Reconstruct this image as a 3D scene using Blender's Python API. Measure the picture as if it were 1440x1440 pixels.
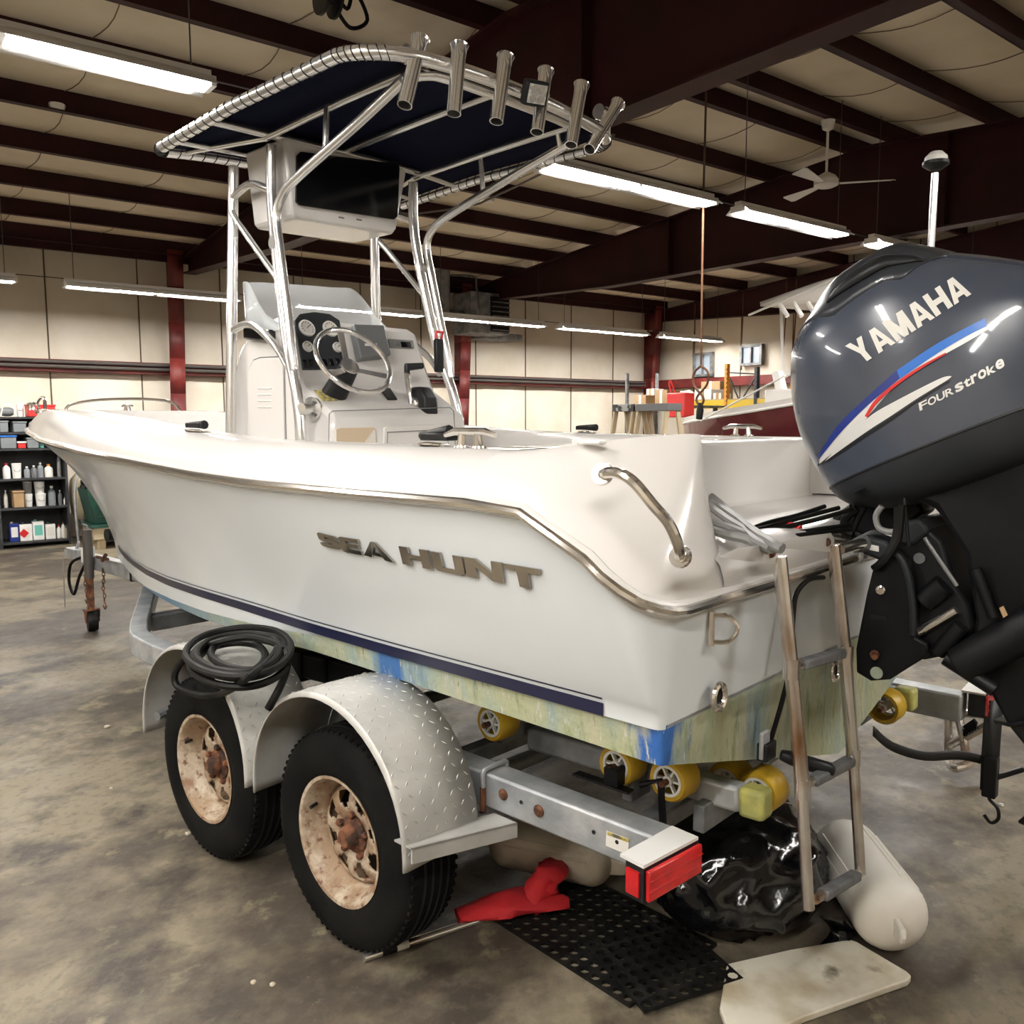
import bpy, bmesh, math, random
import numpy as np
from mathutils import Vector, Matrix
from mathutils.bvhtree import BVHTree
random.seed(7); rng = np.random.default_rng(7)
for o in list(bpy.data.objects): bpy.data.objects.remove(o)
SC = bpy.context.scene; COL = SC.collection
# ---------------------------------------------------------------- camera (boat frame: +x aft, +y starboard, z up, metres)
FPX, PITCH, ROLL, YAW = 1210.446, 0.104608, -0.003048, 0.825739
CAM = np.array([2.51916, -2.72060, 1.62412])
_F = np.array([-math.cos(YAW)*math.cos(PITCH), math.sin(YAW)*math.cos(PITCH), -math.sin(PITCH)])
_R = np.array([math.sin(YAW), math.cos(YAW), 0.0]); _U = np.cross(_R, _F)
_R, _U = _R*math.cos(ROLL)+_U*math.sin(ROLL), -_R*math.sin(ROLL)+_U*math.cos(ROLL)
cd = bpy.data.cameras.new('camera'); cam = bpy.data.objects.new('camera', cd); COL.objects.link(cam)
cd.sensor_width = 36; cd.lens = FPX/1440*36; cd.clip_start = .05; cd.clip_end = 100
cam.matrix_world = Matrix(((_R[0], _U[0], -_F[0], CAM[0]), (_R[1], _U[1], -_F[1], CAM[1]), (_R[2], _U[2], -_F[2], CAM[2]), (0, 0, 0, 1)))
SC.camera = cam
# ---------------------------------------------------------------- world, exposure
w = bpy.data.worlds.new('world'); SC.world = w; w.use_nodes = True
w.node_tree.nodes['Background'].inputs[0].default_value = (1, .96, .9, 1)
w.node_tree.nodes['Background'].inputs[1].default_value = 0.02
SC.view_settings.view_transform = 'Standard'; SC.view_settings.look = 'None'
SC.view_settings.exposure = 0.0; SC.view_settings.gamma = 1; SC.view_settings.use_curve_mapping = False
SC.cycles.use_denoising = True; SC.cycles.max_bounces = 7; SC.cycles.diffuse_bounces = 4
SC.cycles.caustics_reflective = False; SC.cycles.caustics_refractive = False
SC.cycles.sample_clamp_indirect = 6.0
TUBE = 145.0
# ---------------------------------------------------------------- measuring helpers
def px(u, v, x=None, y=None, z=None):
    d = _F+_R*(u-720)/FPX-_U*(v-720)/FPX
    ax, val = (0, x) if x is not None else (1, y) if y is not None else (2, z)
    return CAM+d*(val-CAM[ax])/d[ax]
PSI = 1.4057
ER = np.array([-math.sin(PSI), math.cos(PSI), 0]); EP = np.array([math.cos(PSI), math.sin(PSI), 0])
def rm(a, b, z): return ER*a+EP*b+np.array([0, 0, z])       # building frame: a towards the back wall, b along it
def pr(u, v, a=None, b=None):
    d = _F+_R*(u-720)/FPX-_U*(v-720)/FPX
    n, val = (ER, a) if a is not None else (EP, b)
    P = CAM+d*(val-CAM@n)/(d@n); return P@ER, P@EP, P[2]
# ---------------------------------------------------------------- materials
MATS = {}
def mat(name, c=(.8, .8, .8), c2=None, rough=.5, metal=0, scale=6, lo=.4, hi=.6, bump=0, bscale=None, emit=None, es=0,
        coat=0, stretch=(1, 1, 1), detail=5, alpha=1, trans=0, spec=.5, c3=None, s3=20, lo3=.6, hi3=.7):
    m = bpy.data.materials.new(name); m.use_nodes = True; nt = m.node_tree; N = nt.nodes; L = nt.links
    b = N['Principled BSDF']; b.inputs['Base Color'].default_value = (*c, 1)
    b.inputs['Roughness'].default_value = rough; b.inputs['Metallic'].default_value = metal
    b.inputs['Coat Weight'].default_value = coat; b.inputs['Coat Roughness'].default_value = .05
    b.inputs['Alpha'].default_value = alpha; b.inputs['Transmission Weight'].default_value = trans
    b.inputs['Specular IOR Level'].default_value = spec
    if emit: b.inputs['Emission Color'].default_value = (*emit, 1); b.inputs['Emission Strength'].default_value = es
    tc = N.new('ShaderNodeTexCoord'); mp = N.new('ShaderNodeMapping'); L.new(tc.outputs['Object'], mp.inputs[0])
    mp.inputs['Scale'].default_value = stretch
    def noise(s, d=detail):
        n = N.new('ShaderNodeTexNoise'); n.inputs['Scale'].default_value = s; n.inputs['Detail'].default_value = d
        L.new(mp.outputs[0], n.inputs['Vector']); return n
    def rampmix(prev, c_, s, l, h):
        n = noise(s); r = N.new('ShaderNodeMapRange'); r.inputs[1].default_value = l; r.inputs[2].default_value = h
        L.new(n.outputs[0], r.inputs[0]); mx = N.new('ShaderNodeMix'); mx.data_type = 'RGBA'
        L.new(r.outputs[0], mx.inputs[0])
        if prev is None: mx.inputs[6].default_value = (*c, 1)
        else: L.new(prev, mx.inputs[6])
        mx.inputs[7].default_value = (*c_, 1); return mx.outputs[2]
    col = None
    if c2 is not None: col = rampmix(None, c2, scale, lo, hi)
    if c3 is not None: col = rampmix(col, c3, s3, lo3, hi3)
    if col is not None: L.new(col, b.inputs['Base Color'])
    if bump:
        n = noise(bscale or scale*4); bp = N.new('ShaderNodeBump'); bp.inputs['Strength'].default_value = bump
        bp.inputs['Distance'].default_value = .02; L.new(n.outputs[0], bp.inputs['Height']); L.new(bp.outputs[0], b.inputs['Normal'])
    MATS[name] = m; return m
G = mat('gelcoat_cream', (.70, .675, .65), rough=.22, coat=.4)
GH = mat('gelcoat_hull', (.715, .75, .775), rough=.25, coat=.3)
NAVY = mat('navy_stripe', (.008, .01, .035), rough=.3)
CANV = mat('navy_canvas', (.003, .004, .014), (.005, .006, .018), rough=.95, scale=300, spec=.08)
ALU = mat('polished_aluminium', (.84, .83, .81), (.70, .69, .68), rough=.24, metal=.88, scale=3)
ALU2 = mat('bright_rod_holder_tube', (.93, .92, .9), rough=.13, metal=.88)
STEEL = mat('stainless_steel', (.80, .76, .71), rough=.16, metal=.95)
DCHROME = mat('dark_chrome', (.42, .39, .36), rough=.12, metal=1)
CHROME = mat('chrome', (.9, .88, .86), rough=.18, metal=.9)
RSTEEL = mat('stained_stainless', (.76, .73, .69), (.34, .19, .10), rough=.22, metal=.9, scale=7, lo=.48, hi=.7, stretch=(1, 1, .5))
BLACK = mat('black_plastic', (.012, .012, .013), rough=.4, spec=.22)
BRUB = mat('black_rubber', (.003, .003, .003), (.006, .0055, .005), rough=.5, scale=8, spec=.2)
GLOSSB = mat('black_acrylic', (.004, .004, .005), rough=.12)
TYRE = mat('tyre_rubber', (.003, .003, .003), (.007, .0065, .006), rough=.85, scale=5, bump=.1, bscale=60, spec=.12)
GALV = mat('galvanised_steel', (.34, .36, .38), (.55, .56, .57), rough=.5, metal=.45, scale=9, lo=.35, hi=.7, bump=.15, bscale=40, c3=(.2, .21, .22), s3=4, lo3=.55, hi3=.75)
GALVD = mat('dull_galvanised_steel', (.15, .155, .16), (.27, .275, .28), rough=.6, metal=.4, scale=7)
TREAD = mat('tread_plate', (.50, .49, .465), (.62, .61, .58), rough=.5, metal=.25, scale=6, c3=(.4, .37, .33), s3=3, lo3=.55, hi3=.8)
RUST = mat('rust', (.10, .032, .014), (.20, .08, .035), rough=.85, scale=25, bump=.4, bscale=60, c3=(.04, .018, .01), s3=14, lo3=.5, hi3=.6)
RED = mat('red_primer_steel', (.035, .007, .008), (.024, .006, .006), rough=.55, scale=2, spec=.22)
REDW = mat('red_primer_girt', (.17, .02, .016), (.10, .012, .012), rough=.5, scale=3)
CREAM = mat('vinyl_insulation', (.84, .75, .61), (.77, .68, .53), rough=.65, scale=1.3, bump=.12, bscale=9, c3=(.62, .53, .39), s3=.8, lo3=.6, hi3=.8)
WALLM = mat('vinyl_wall_insulation', (.74, .68, .58), (.66, .59, .48), rough=.6, scale=1.1, bump=.15, bscale=3, c3=(.62, .55, .43), s3=.9, lo3=.6, hi3=.8)
SEAM = mat('insulation_seam', (.16, .12, .075), rough=.8)
WHITE = mat('white_plastic', (.82, .81, .78), rough=.4)
WENAM = mat('white_enamel', (.75, .74, .72), rough=.35)
VINYLW = mat('white_vinyl', (.80, .77, .72), (.72, .68, .61), rough=.45, scale=3)
DVINYL = mat('dirty_white_vinyl', (.62, .55, .44), (.36, .30, .22), rough=.55, scale=5)
GREYP = mat('grey_plastic', (.14, .145, .15), rough=.45)
DASHG = mat('dash_panel_black', (.03, .033, .037), rough=.5, spec=.22)
YELP = mat('yellow_polyurethane', (.62, .40, .03), (.50, .30, .02), rough=.4, scale=8)
YELO = mat('dirty_yellow_cap', (.62, .60, .18), (.42, .42, .14), rough=.5, scale=14)
COWL = mat('grey_blue_cowling', (.040, .050, .072), (.048, .058, .082), rough=.26, coat=.6, scale=2, spec=.4)
COWLD = mat('dark_grey_cowling', (.018, .021, .027), (.024, .027, .033), rough=.34, coat=.3, scale=3, spec=.3)
PAN = mat('charcoal_cowling_pan', (.014, .016, .019), (.022, .024, .027), rough=.5, scale=4, spec=.2)
ENG = mat('satin_black_engine', (.0035, .0035, .0045), (.007, .007, .008), rough=.45, scale=5, spec=.2)
BLUE = mat('blue_decal', (.02, .16, .60), rough=.3)
DBLUE = mat('dark_blue_decal', (.012, .03, .20), rough=.3)
REDD = mat('red_decal', (.6, .02, .02), rough=.3)
SILV = mat('silver_decal', (.74, .74, .72), rough=.35, metal=.2)
DSILV = mat('dark_silver_decal', (.22, .22, .22), rough=.4, metal=.3)
LENS = mat('red_lens', (.62, .012, .015), (.45, .01, .012), rough=.15, coat=.5, scale=20)
REDC = mat('red_cloth', (.55, .015, .02), (.42, .01, .015), rough=.8, scale=8)
REDP = mat('red_plastic', (.65, .03, .03), rough=.4)
BAG = mat('black_bin_bag', (.004, .004, .005), rough=.16, bump=.5, bscale=5, coat=.0)
MATB = mat('black_rubber_mat', (.004, .004, .004), (.010, .009, .008), rough=.55, scale=12, spec=.2)
BOARD = mat('stained_white_board', (.74, .70, .59), (.48, .40, .27), rough=.4, scale=6, lo=.45, hi=.7, c3=(.12, .09, .05), s3=7, lo3=.6, hi3=.72)
CARD = mat('cardboard', (.42, .28, .15), (.36, .23, .12), rough=.85, scale=4)
WOOD = mat('weathered_wood', (.52, .42, .28), (.36, .27, .17), rough=.8, scale=5, stretch=(1, 1, .2))
SHELFM = mat('dark_grey_steel_shelf', (.05, .053, .057), (.035, .035, .037), rough=.5, metal=.2, scale=4, spec=.22)
GREEN = mat('dark_green_plastic', (.01, .07, .045), (.008, .05, .035), rough=.5, scale=5)
ORANGE = mat('orange_steel', (.75, .30, .03), rough=.45)
YSTEEL = mat('yellow_steel', (.72, .50, .04), rough=.45)
DKBLUE = mat('dark_rack_steel', (.03, .035, .045), rough=.45)
MAROON = mat('maroon_gelcoat', (.10, .008, .015), rough=.15, coat=.5)
GLASSD = mat('window_glass_dusk', (.35, .42, .5), rough=.25)
CLEARP = mat('clear_acrylic', (.75, .78, .8), rough=.06, alpha=.42)
CLEARB = mat('clear_storage_plastic', (.35, .38, .4), rough=.2, alpha=.6)
GAUGE = mat('gauge_face', (.8, .78, .72), rough=.3)
STICK = mat('yellow_warning_sticker', (.62, .50, .12), (.2, .18, .12), rough=.5, scale=60)
WSTICK = mat('white_sticker', (.75, .73, .68), rough=.5)
TAN = mat('tan_cardboard_panel', (.60, .47, .33), rough=.6)
GREYH = mat('grey_cable', (.20, .20, .195), rough=.5)
ROPE = mat('brown_rope', (.13, .055, .025), rough=.8)
PIPE = mat('grey_pipe', (.10, .09, .085), rough=.5, metal=.4)
GRUB = mat('grey_grip_rubber', (.16, .165, .17), (.11, .11, .115), rough=.75, scale=20)
TEAL = mat('teal_plastic', (.15, .5, .42), rough=.5)
LTUBE = mat('fluorescent_tube', (1, 1, 1), emit=(1, .965, .91), es=TUBE)
LEDL = mat('clear_led_lens', (.75, .75, .7), (.45, .45, .42), rough=.1, scale=60)
TANK = mat('cream_painted_metal', (.55, .47, .33), (.42, .34, .22), rough=.5, scale=3)

# antifouling: algae green over blue with rust yellow, streaked downwards
m = mat('antifoul_paint', (.36, .40, .22), rough=.75); AF = m; nt = m.node_tree; N = nt.nodes; L = nt.links; b = N['Principled BSDF']
tc = N.new('ShaderNodeTexCoord'); mp = N.new('ShaderNodeMapping'); mp.inputs['Scale'].default_value = (1, 1, .22); L.new(tc.outputs['Object'], mp.inputs[0])
def nz(s, l, h, vec=None, d=6):
    n = N.new('ShaderNodeTexNoise'); n.inputs['Scale'].default_value = s; n.inputs['Detail'].default_value = d; n.inputs['Roughness'].default_value = .65
    L.new((vec or mp).outputs[0] if vec is None or hasattr(vec, 'outputs') else vec, n.inputs['Vector'])
    r = N.new('ShaderNodeMapRange'); r.inputs[1].default_value = l; r.inputs[2].default_value = h; L.new(n.outputs[0], r.inputs[0]); return r.outputs[0]
def mixc(f, a, c):
    x = N.new('ShaderNodeMix'); x.data_type = 'RGBA'; L.new(f, x.inputs[0])
    if isinstance(a, tuple): x.inputs[6].default_value = (*a, 1)
    else: L.new(a, x.inputs[6])
    if isinstance(c, tuple): x.inputs[7].default_value = (*c, 1)
    else: L.new(c, x.inputs[7])
    return x.outputs[2]
c = mixc(nz(5, .42, .62), (.40, .43, .27), (.24, .36, .42))
c = mixc(nz(11, .45, .7), c, (.50, .48, .33))
c = mixc(nz(2.6, .6, .7), c, (.045, .14, .36))
c = mixc(nz(26, .55, .68), c, (.22, .27, .13)); c = mixc(nz(60, .62, .72), c, (.10, .12, .05))
sx2 = N.new('ShaderNodeSeparateXYZ'); L.new(tc.outputs['Object'], sx2.inputs[0]); sb = N.new('ShaderNodeMath'); sb.operation = 'SUBTRACT'; L.new(sx2.outputs[0], sb.inputs[0]); L.new(sx2.outputs[1], sb.inputs[1])
ad = N.new('ShaderNodeMath'); ad.operation = 'MULTIPLY_ADD'; L.new(nz(16, .3, .7), ad.inputs[0]); ad.inputs[1].default_value = .22; L.new(sb.outputs[0], ad.inputs[2])
gr = N.new('ShaderNodeMapRange'); L.new(ad.outputs[0], gr.inputs[0]); gr.inputs[1].default_value = 2.54; gr.inputs[2].default_value = 2.62
c = mixc(gr.outputs[0], c, (.03, .13, .42)); c = mixc(nz(70, .62, .66), c, (.55, .55, .5))
sx = N.new('ShaderNodeSeparateXYZ'); L.new(tc.outputs['Object'], sx.inputs[0])      # forward end keeps more of its blue, corner is scraped
g = N.new('ShaderNodeMapRange'); L.new(sx.outputs[0], g.inputs[0]); g.inputs[1].default_value = -.4; g.inputs[2].default_value = -1.6
c = mixc(g.outputs[0], c, (.13, .24, .36))
L.new(c, b.inputs['Base Color'])
bp = N.new('ShaderNodeBump'); bp.inputs['Strength'].default_value = .3; bp.inputs['Distance'].default_value = .01
n = N.new('ShaderNodeTexNoise'); L.new(tc.outputs['Object'], n.inputs['Vector']); n.inputs['Scale'].default_value = 50; L.new(n.outputs[0], bp.inputs['Height']); L.new(bp.outputs[0], b.inputs['Normal'])
# concrete floor with worn patches
m = mat('stained_concrete', (.3, .27, .2), rough=.5); FLOORM = m; nt = m.node_tree; N = nt.nodes; L = nt.links; b = N['Principled BSDF']
tc = N.new('ShaderNodeTexCoord'); mp = N.new('ShaderNodeMapping'); L.new(tc.outputs['Object'], mp.inputs[0]); mp.inputs['Rotation'].default_value = (0, 0, .7); mp.inputs['Scale'].default_value = (1, .85, 1)
c = mixc(nz(.8, .45, .55, d=9), (.225, .19, .13), (.07, .056, .042))
c = mixc(nz(2.3, .5, .62, d=9), c, (.048, .038, .029))
c = mixc(nz(3.1, .60, .66, d=10), c, (.23, .20, .13))
c = mixc(nz(9, .58, .8), c, (.12, .085, .055))
c = mixc(nz(24, .52, .72), c, (.11, .088, .065))
c = mixc(nz(60, .66, .74), c, (.05, .04, .03))
L.new(c, b.inputs['Base Color'])
r = N.new('ShaderNodeMapRange'); r.inputs[3].default_value = .38; r.inputs[4].default_value = .7; L.new(nz(4, .3, .7), r.inputs[0]); L.new(r.outputs[0], b.inputs['Roughness'])
bp = N.new('ShaderNodeBump'); bp.inputs['Strength'].default_value = .15; bp.inputs['Distance'].default_value = .01
n = N.new('ShaderNodeTexNoise'); L.new(tc.outputs['Object'], n.inputs['Vector']); n.inputs['Scale'].default_value = 30; n.inputs['Detail'].default_value = 8; L.new(n.outputs[0], bp.inputs['Height']); L.new(bp.outputs[0], b.inputs['Normal'])
# wheel paint: white going to rust towards the hub
m = mat('rusty_white_wheel', (.6, .5, .38), rough=.6); RIMM = m; nt = m.node_tree; N = nt.nodes; L = nt.links; b = N['Principled BSDF']
tc = N.new('ShaderNodeTexCoord'); mp = N.new('ShaderNodeMapping'); L.new(tc.outputs['Object'], mp.inputs[0])
c = mixc(nz(14, .42, .62), (.50, .42, .32), (.22, .12, .065))
c = mixc(nz(5, .48, .6), c, (.30, .20, .12))
c = mixc(nz(30, .55, .66), c, (.13, .045, .02))
L.new(c, b.inputs['Base Color'])

# ---------------------------------------------------------------- mesh builder
BASE = {}
class M:
    def __init__(s): s.V = []; s.F = []; s.I = []
    def add(s, V, F, mi=0):
        o = len(s.V); s.V.extend([tuple(map(float, v)) for v in V]); s.F.extend([tuple(i+o for i in f) for f in F]); s.I.extend([mi]*len(F)); return s
    def box(s, c, d, R=None, mi=0):
        R = np.eye(3) if R is None else np.array(R); P = []
        for sx in (-.5, .5):
            for sy in (-.5, .5):
                for sz in (-.5, .5): P.append(np.array(c)+R@np.array([sx*d[0], sy*d[1], sz*d[2]]))
        return s.add(P, [(0, 1, 3, 2), (4, 6, 7, 5), (0, 4, 5, 1), (2, 3, 7, 6), (0, 2, 6, 4), (1, 5, 7, 3)], mi)
    def bar(s, p0, p1, w, h, up=(0, 0, 1), mi=0):
        p0 = np.array(p0, float); p1 = np.array(p1, float); d = p1-p0; l = np.linalg.norm(d); d /= l
        sd = np.cross(d, up); sd /= np.linalg.norm(sd); u = np.cross(sd, d)
        return s.box((p0+p1)/2, (l, w, h), np.array([d, sd, u]).T, mi)
    def tube(s, pts, r, n=10, closed=False, mi=0, caps=True):
        P = [np.array(q, float) for q in pts]; k = len(P); rs = r if hasattr(r, '__len__') else [r]*k
        T = []
        for i in range(k):
            a = P[(i-1) % k] if (closed or i > 0) else P[i]; c = P[(i+1) % k] if (closed or i < k-1) else P[i]
            t = c-a; T.append(t/(np.linalg.norm(t)+1e-12))
        ref = np.array([0, 0, 1.]) if abs(T[0][2]) < .9 else np.array([1., 0, 0])
        nv = np.cross(T[0], ref); nv /= np.linalg.norm(nv); V = []
        for i in range(k):
            nv = nv-T[i]*(nv@T[i]); nv /= np.linalg.norm(nv); bv = np.cross(T[i], nv)
            for j in range(n):
                a = 2*math.pi*j/n; V.append(P[i]+rs[i]*(math.cos(a)*nv+math.sin(a)*bv))
        F = []
        for i in range(k if closed else k-1):
            i2 = (i+1) % k
            for j in range(n): F.append((i*n+j, i*n+(j+1) % n, i2*n+(j+1) % n, i2*n+j))
        if caps and not closed: F.append(tuple(range(n))[::-1]); F.append(tuple((k-1)*n+j for j in range(n)))
        return s.add(V, F, mi)
    def lathe(s, prof, o, ax, n=24, mi=0, caps=True):
        o = np.array(o, float); ax = np.array(ax, float); ax /= np.linalg.norm(ax)
        ref = np.array([0, 0, 1.]) if abs(ax[2]) < .9 else np.array([1., 0, 0])
        u = np.cross(ax, ref); u /= np.linalg.norm(u); v = np.cross(ax, u); V = []
        for r, h in prof:
            for j in range(n):
                a = 2*math.pi*j/n; V.append(o+ax*h+r*(math.cos(a)*u+math.sin(a)*v))
        F = [(i*n+j, i*n+(j+1) % n, (i+1)*n+(j+1) % n, (i+1)*n+j) for i in range(len(prof)-1) for j in range(n)]
        if caps: F.append(tuple(range(n))[::-1]); F.append(tuple((len(prof)-1)*n+j for j in range(n)))
        return s.add(V, F, mi)
    def prism(s, poly, vec, mi=0):
        P = [np.array(q, float) for q in poly]; n = len(P); vec = np.array(vec, float)
        return s.add(P+[q+vec for q in P], [tuple(range(n))[::-1], tuple(range(n, 2*n))]+[(i, (i+1) % n, n+(i+1) % n, n+i) for i in range(n)], mi)
    def grid(s, rows, closed=False, mi=0):
        n = len(rows[0]); V = [q for r in rows for q in r]
        F = [(i*n+j, i*n+(j+1) % n, (i+1)*n+(j+1) % n, (i+1)*n+j) for i in range(len(rows)-1) for j in range(n if closed else n-1)]
        return s.add(V, F, mi)
    def loft(s, rings, mi=0, caps=True):
        o = len(s.V); s.grid(rings, True, mi); n = len(rings[0])
        if caps: s.F.append(tuple(o+j for j in range(n))[::-1]); s.F.append(tuple(o+(len(rings)-1)*n+j for j in range(n))); s.I.extend([mi, mi])
        return s
    def build(s, name, mats, parent=None, label=None, sharp=35, bevel=0, solid=0, sub=0, kind=None, fix=True):
        off = np.array(BASE.get(parent.name, (0, 0, 0))) if parent else np.zeros(3)
        me = bpy.data.meshes.new(name); V = np.array(s.V)-off; me.from_pydata([tuple(v) for v in V], [], s.F)
        for mm in (mats if isinstance(mats, (list, tuple)) else [mats]): me.materials.append(mm)
        me.polygons.foreach_set('material_index', s.I); me.update()
        if fix:
            bm = bmesh.new(); bm.from_mesh(me); bmesh.ops.remove_doubles(bm, verts=bm.verts, dist=1e-6); bmesh.ops.recalc_face_normals(bm, faces=bm.faces); bm.to_mesh(me); bm.free()
        me.polygons.foreach_set('use_smooth', [True]*len(me.polygons)); me.set_sharp_from_angle(angle=math.radians(sharp))
        o = bpy.data.objects.new(name, me); COL.objects.link(o)
        if parent: o.parent = parent; BASE[o.name] = tuple(off)
        else: BASE[o.name] = (0, 0, 0)
        if label: o['label'] = label
        if kind: o['kind'] = kind
        if solid: md = o.modifiers.new('s', 'SOLIDIFY'); md.thickness = solid; md.offset = 0
        if bevel: md = o.modifiers.new('b', 'BEVEL'); md.width = bevel; md.segments = 2; md.limit_method = 'ANGLE'; md.angle_limit = math.radians(40)
        if sub: md = o.modifiers.new('u', 'SUBSURF'); md.levels = sub; md.render_levels = sub
        return o
def thing(name, loc, label, cat, group=None):
    o = bpy.data.objects.new(name, None); COL.objects.link(o); o.location = tuple(float(q) for q in loc); BASE[o.name] = tuple(loc)
    o['label'] = label; o['category'] = cat
    if group: o['group'] = group
    return o
def tag(o, label, cat, group=None):
    o['label'] = label; o['category'] = cat
    if group: o['group'] = group
    return o
def struct(o): o['kind'] = 'structure'; return o
def smooth(pts, n=6, closed=False):
    P = [np.array(q, float) for q in pts]; k = len(P); out = []
    for i in range(k if closed else k-1):
        p0 = P[(i-1) % k] if (closed or i > 0) else P[i]; p1 = P[i]; p2 = P[(i+1) % k]; p3 = P[(i+2) % k] if (closed or i < k-2) else p2
        for j in range(n):
            t = j/n; out.append(.5*((2*p1)+(-p0+p2)*t+(2*p0-5*p1+4*p2-p3)*t*t+(-p0+3*p1-3*p2+p3)*t**3))
    if not closed: out.append(P[-1])
    return out
def text_geo(s, offset=0, shear=0, extr=0):
    cu = bpy.data.curves.new('t', 'FONT'); cu.body = s; cu.size = 1; cu.offset = offset; cu.shear = shear; cu.extrude = extr; cu.resolution_u = 4
    o = bpy.data.objects.new('t', cu); COL.objects.link(o); dg = bpy.context.evaluated_depsgraph_get(); me = bpy.data.meshes.new_from_object(o.evaluated_get(dg))
    V = np.array([v.co[:] for v in me.vertices]); F = [tuple(p.vertices) for p in me.polygons]
    bpy.data.objects.remove(o); bpy.data.curves.remove(cu); bpy.data.meshes.remove(me)
    V[:, :2] -= V[:, :2].min(0); w_, h_ = V[:, :2].max(0); V[:, 0] /= w_; V[:, 1] /= h_; return V, F, w_/h_

# ================================================================ THE BUILDING
AW, BW = 10.6, 12.25           # back wall plane, right wall plane (building frame)
A0, B0 = -7.5, -8.4
def ztop(a):                   # underside of the purlins: 1:12 roof with the ridge at a = 2.5
    return 4.66-.083*abs(a-2.5)
def rbox(m_, a0, a1, b0, b1, z0, z1): 
    c = rm((a0+a1)/2, (b0+b1)/2, (z0+z1)/2); return m_.box(c, (a1-a0, b1-b0, z1-z0), np.array([ER, EP, [0, 0, 1]]).T)
def rbar(m_, p0, p1, w, h): return m_.bar(rm(*p0), rm(*p1), w, h)
f = M(); rbox(f, A0-.3, AW+.3, B0-.3, BW+.3, -.12, 0); floor = struct(f.build('floor', FLOORM))
# painted/stained marks of the slab joint
ceil = M()
rows = []
for a in (A0-.2, 2.5, AW+.2): rows.append([rm(a, B0-.2, ztop(a)+.33), rm(a, BW+.2, ztop(a)+.33)])
ceil.grid(rows); ceiling = struct(ceil.build('ceiling', SHELFM, solid=.03))
PA = [-7.4, -6.3, -5.2, -4.1, -3.0, -1.95, -.9, .15, 1.2, 2.24, 2.75, 3.8, 4.8, 5.88, 6.94, 8.06, 9.15, 10.15]
for a in PA:                   # purlins: Z sections hung under the insulation
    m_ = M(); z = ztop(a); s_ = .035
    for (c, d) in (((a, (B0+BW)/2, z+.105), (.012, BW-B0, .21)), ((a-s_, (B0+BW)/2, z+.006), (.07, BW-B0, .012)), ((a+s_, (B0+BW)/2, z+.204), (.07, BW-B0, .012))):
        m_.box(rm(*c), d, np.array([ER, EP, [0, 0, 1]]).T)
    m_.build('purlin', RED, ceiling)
SEAMB = [B0+.6+1.22*i for i in range(17)]
for i in range(len(PA)-1):     # quilted vinyl bays between the purlins, sagging a little
    a0, a1 = PA[i]+.01, PA[i+1]-.01; m_ = M(); rows = []
    for j in range(35):
        b = B0+(BW-B0)*j/34; wob = .014*math.sin(b*2.3+i*1.7)
        rows.append([rm(a0+(a1-a0)*t, b, (ztop(a0)*(1-t)+ztop(a1)*t)+.2-(.06+wob)*math.sin(math.pi*t)*min(1, (a1-a0))) for t in np.linspace(0, 1, 7)])
    m_.grid(rows); m_.build('insulation_blanket', CREAM, ceiling, sharp=60)
    for b in SEAMB:
        if a1-a0 < .6: continue
        wob = .014*math.sin(b*2.3+i*1.7)
        m_ = M(); m_.tube([rm(a0+(a1-a0)*t, b+.05*math.sin(math.pi*t), (ztop(a0)*(1-t)+ztop(a1)*t)+.192-(.06+wob)*math.sin(math.pi*t)) for t in np.linspace(0, 1, 7)], .004, 5); m_.build('insulation_seam', SEAM, ceiling)
for b in (-3.2, 1.95, 7.05, BW-.12):   # rafters: built-up I sections, deep at the haunch
    m_ = M(); n_ = 14; top = []; bot = []
    A = np.linspace(A0, AW-.35, 26)
    for a in A:
        bt = 3.64 if a < 6.5 else 3.64+.16*(a-6.5)/3.6
        if a < 2.5: bt = 3.64
        top.append((a, ztop(a))); bot.append((a, bt))
    for k in range(len(A)-1):
        for (pa, pb, s_) in ((top[k], top[k+1], 1), (bot[k], bot[k+1], 0)):
            m_.bar(rm(pa[0], b, pa[1]), rm(pb[0], b, pb[1]), .2, .018)
        V = [rm(bot[k][0], b+o_, bot[k][1]) for o_ in (-.006, .006)]+[rm(bot[k+1][0], b+o_, bot[k+1][1]) for o_ in (-.006, .006)]+[rm(top[k][0], b+o_, top[k][1]) for o_ in (-.006, .006)]+[rm(top[k+1][0], b+o_, top[k+1][1]) for o_ in (-.006, .006)]
        m_.add(V, [(0, 2, 6, 4), (1, 5, 7, 3)])
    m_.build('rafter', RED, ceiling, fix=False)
    for a in (-2, 1.6, 5.4):
        m_ = M(); rbox(m_, a-.01, a+.01, b-.1, b+.1, 3.65, ztop(a)-.01); m_.build('stiffener_plate', RED, ceiling)
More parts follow.
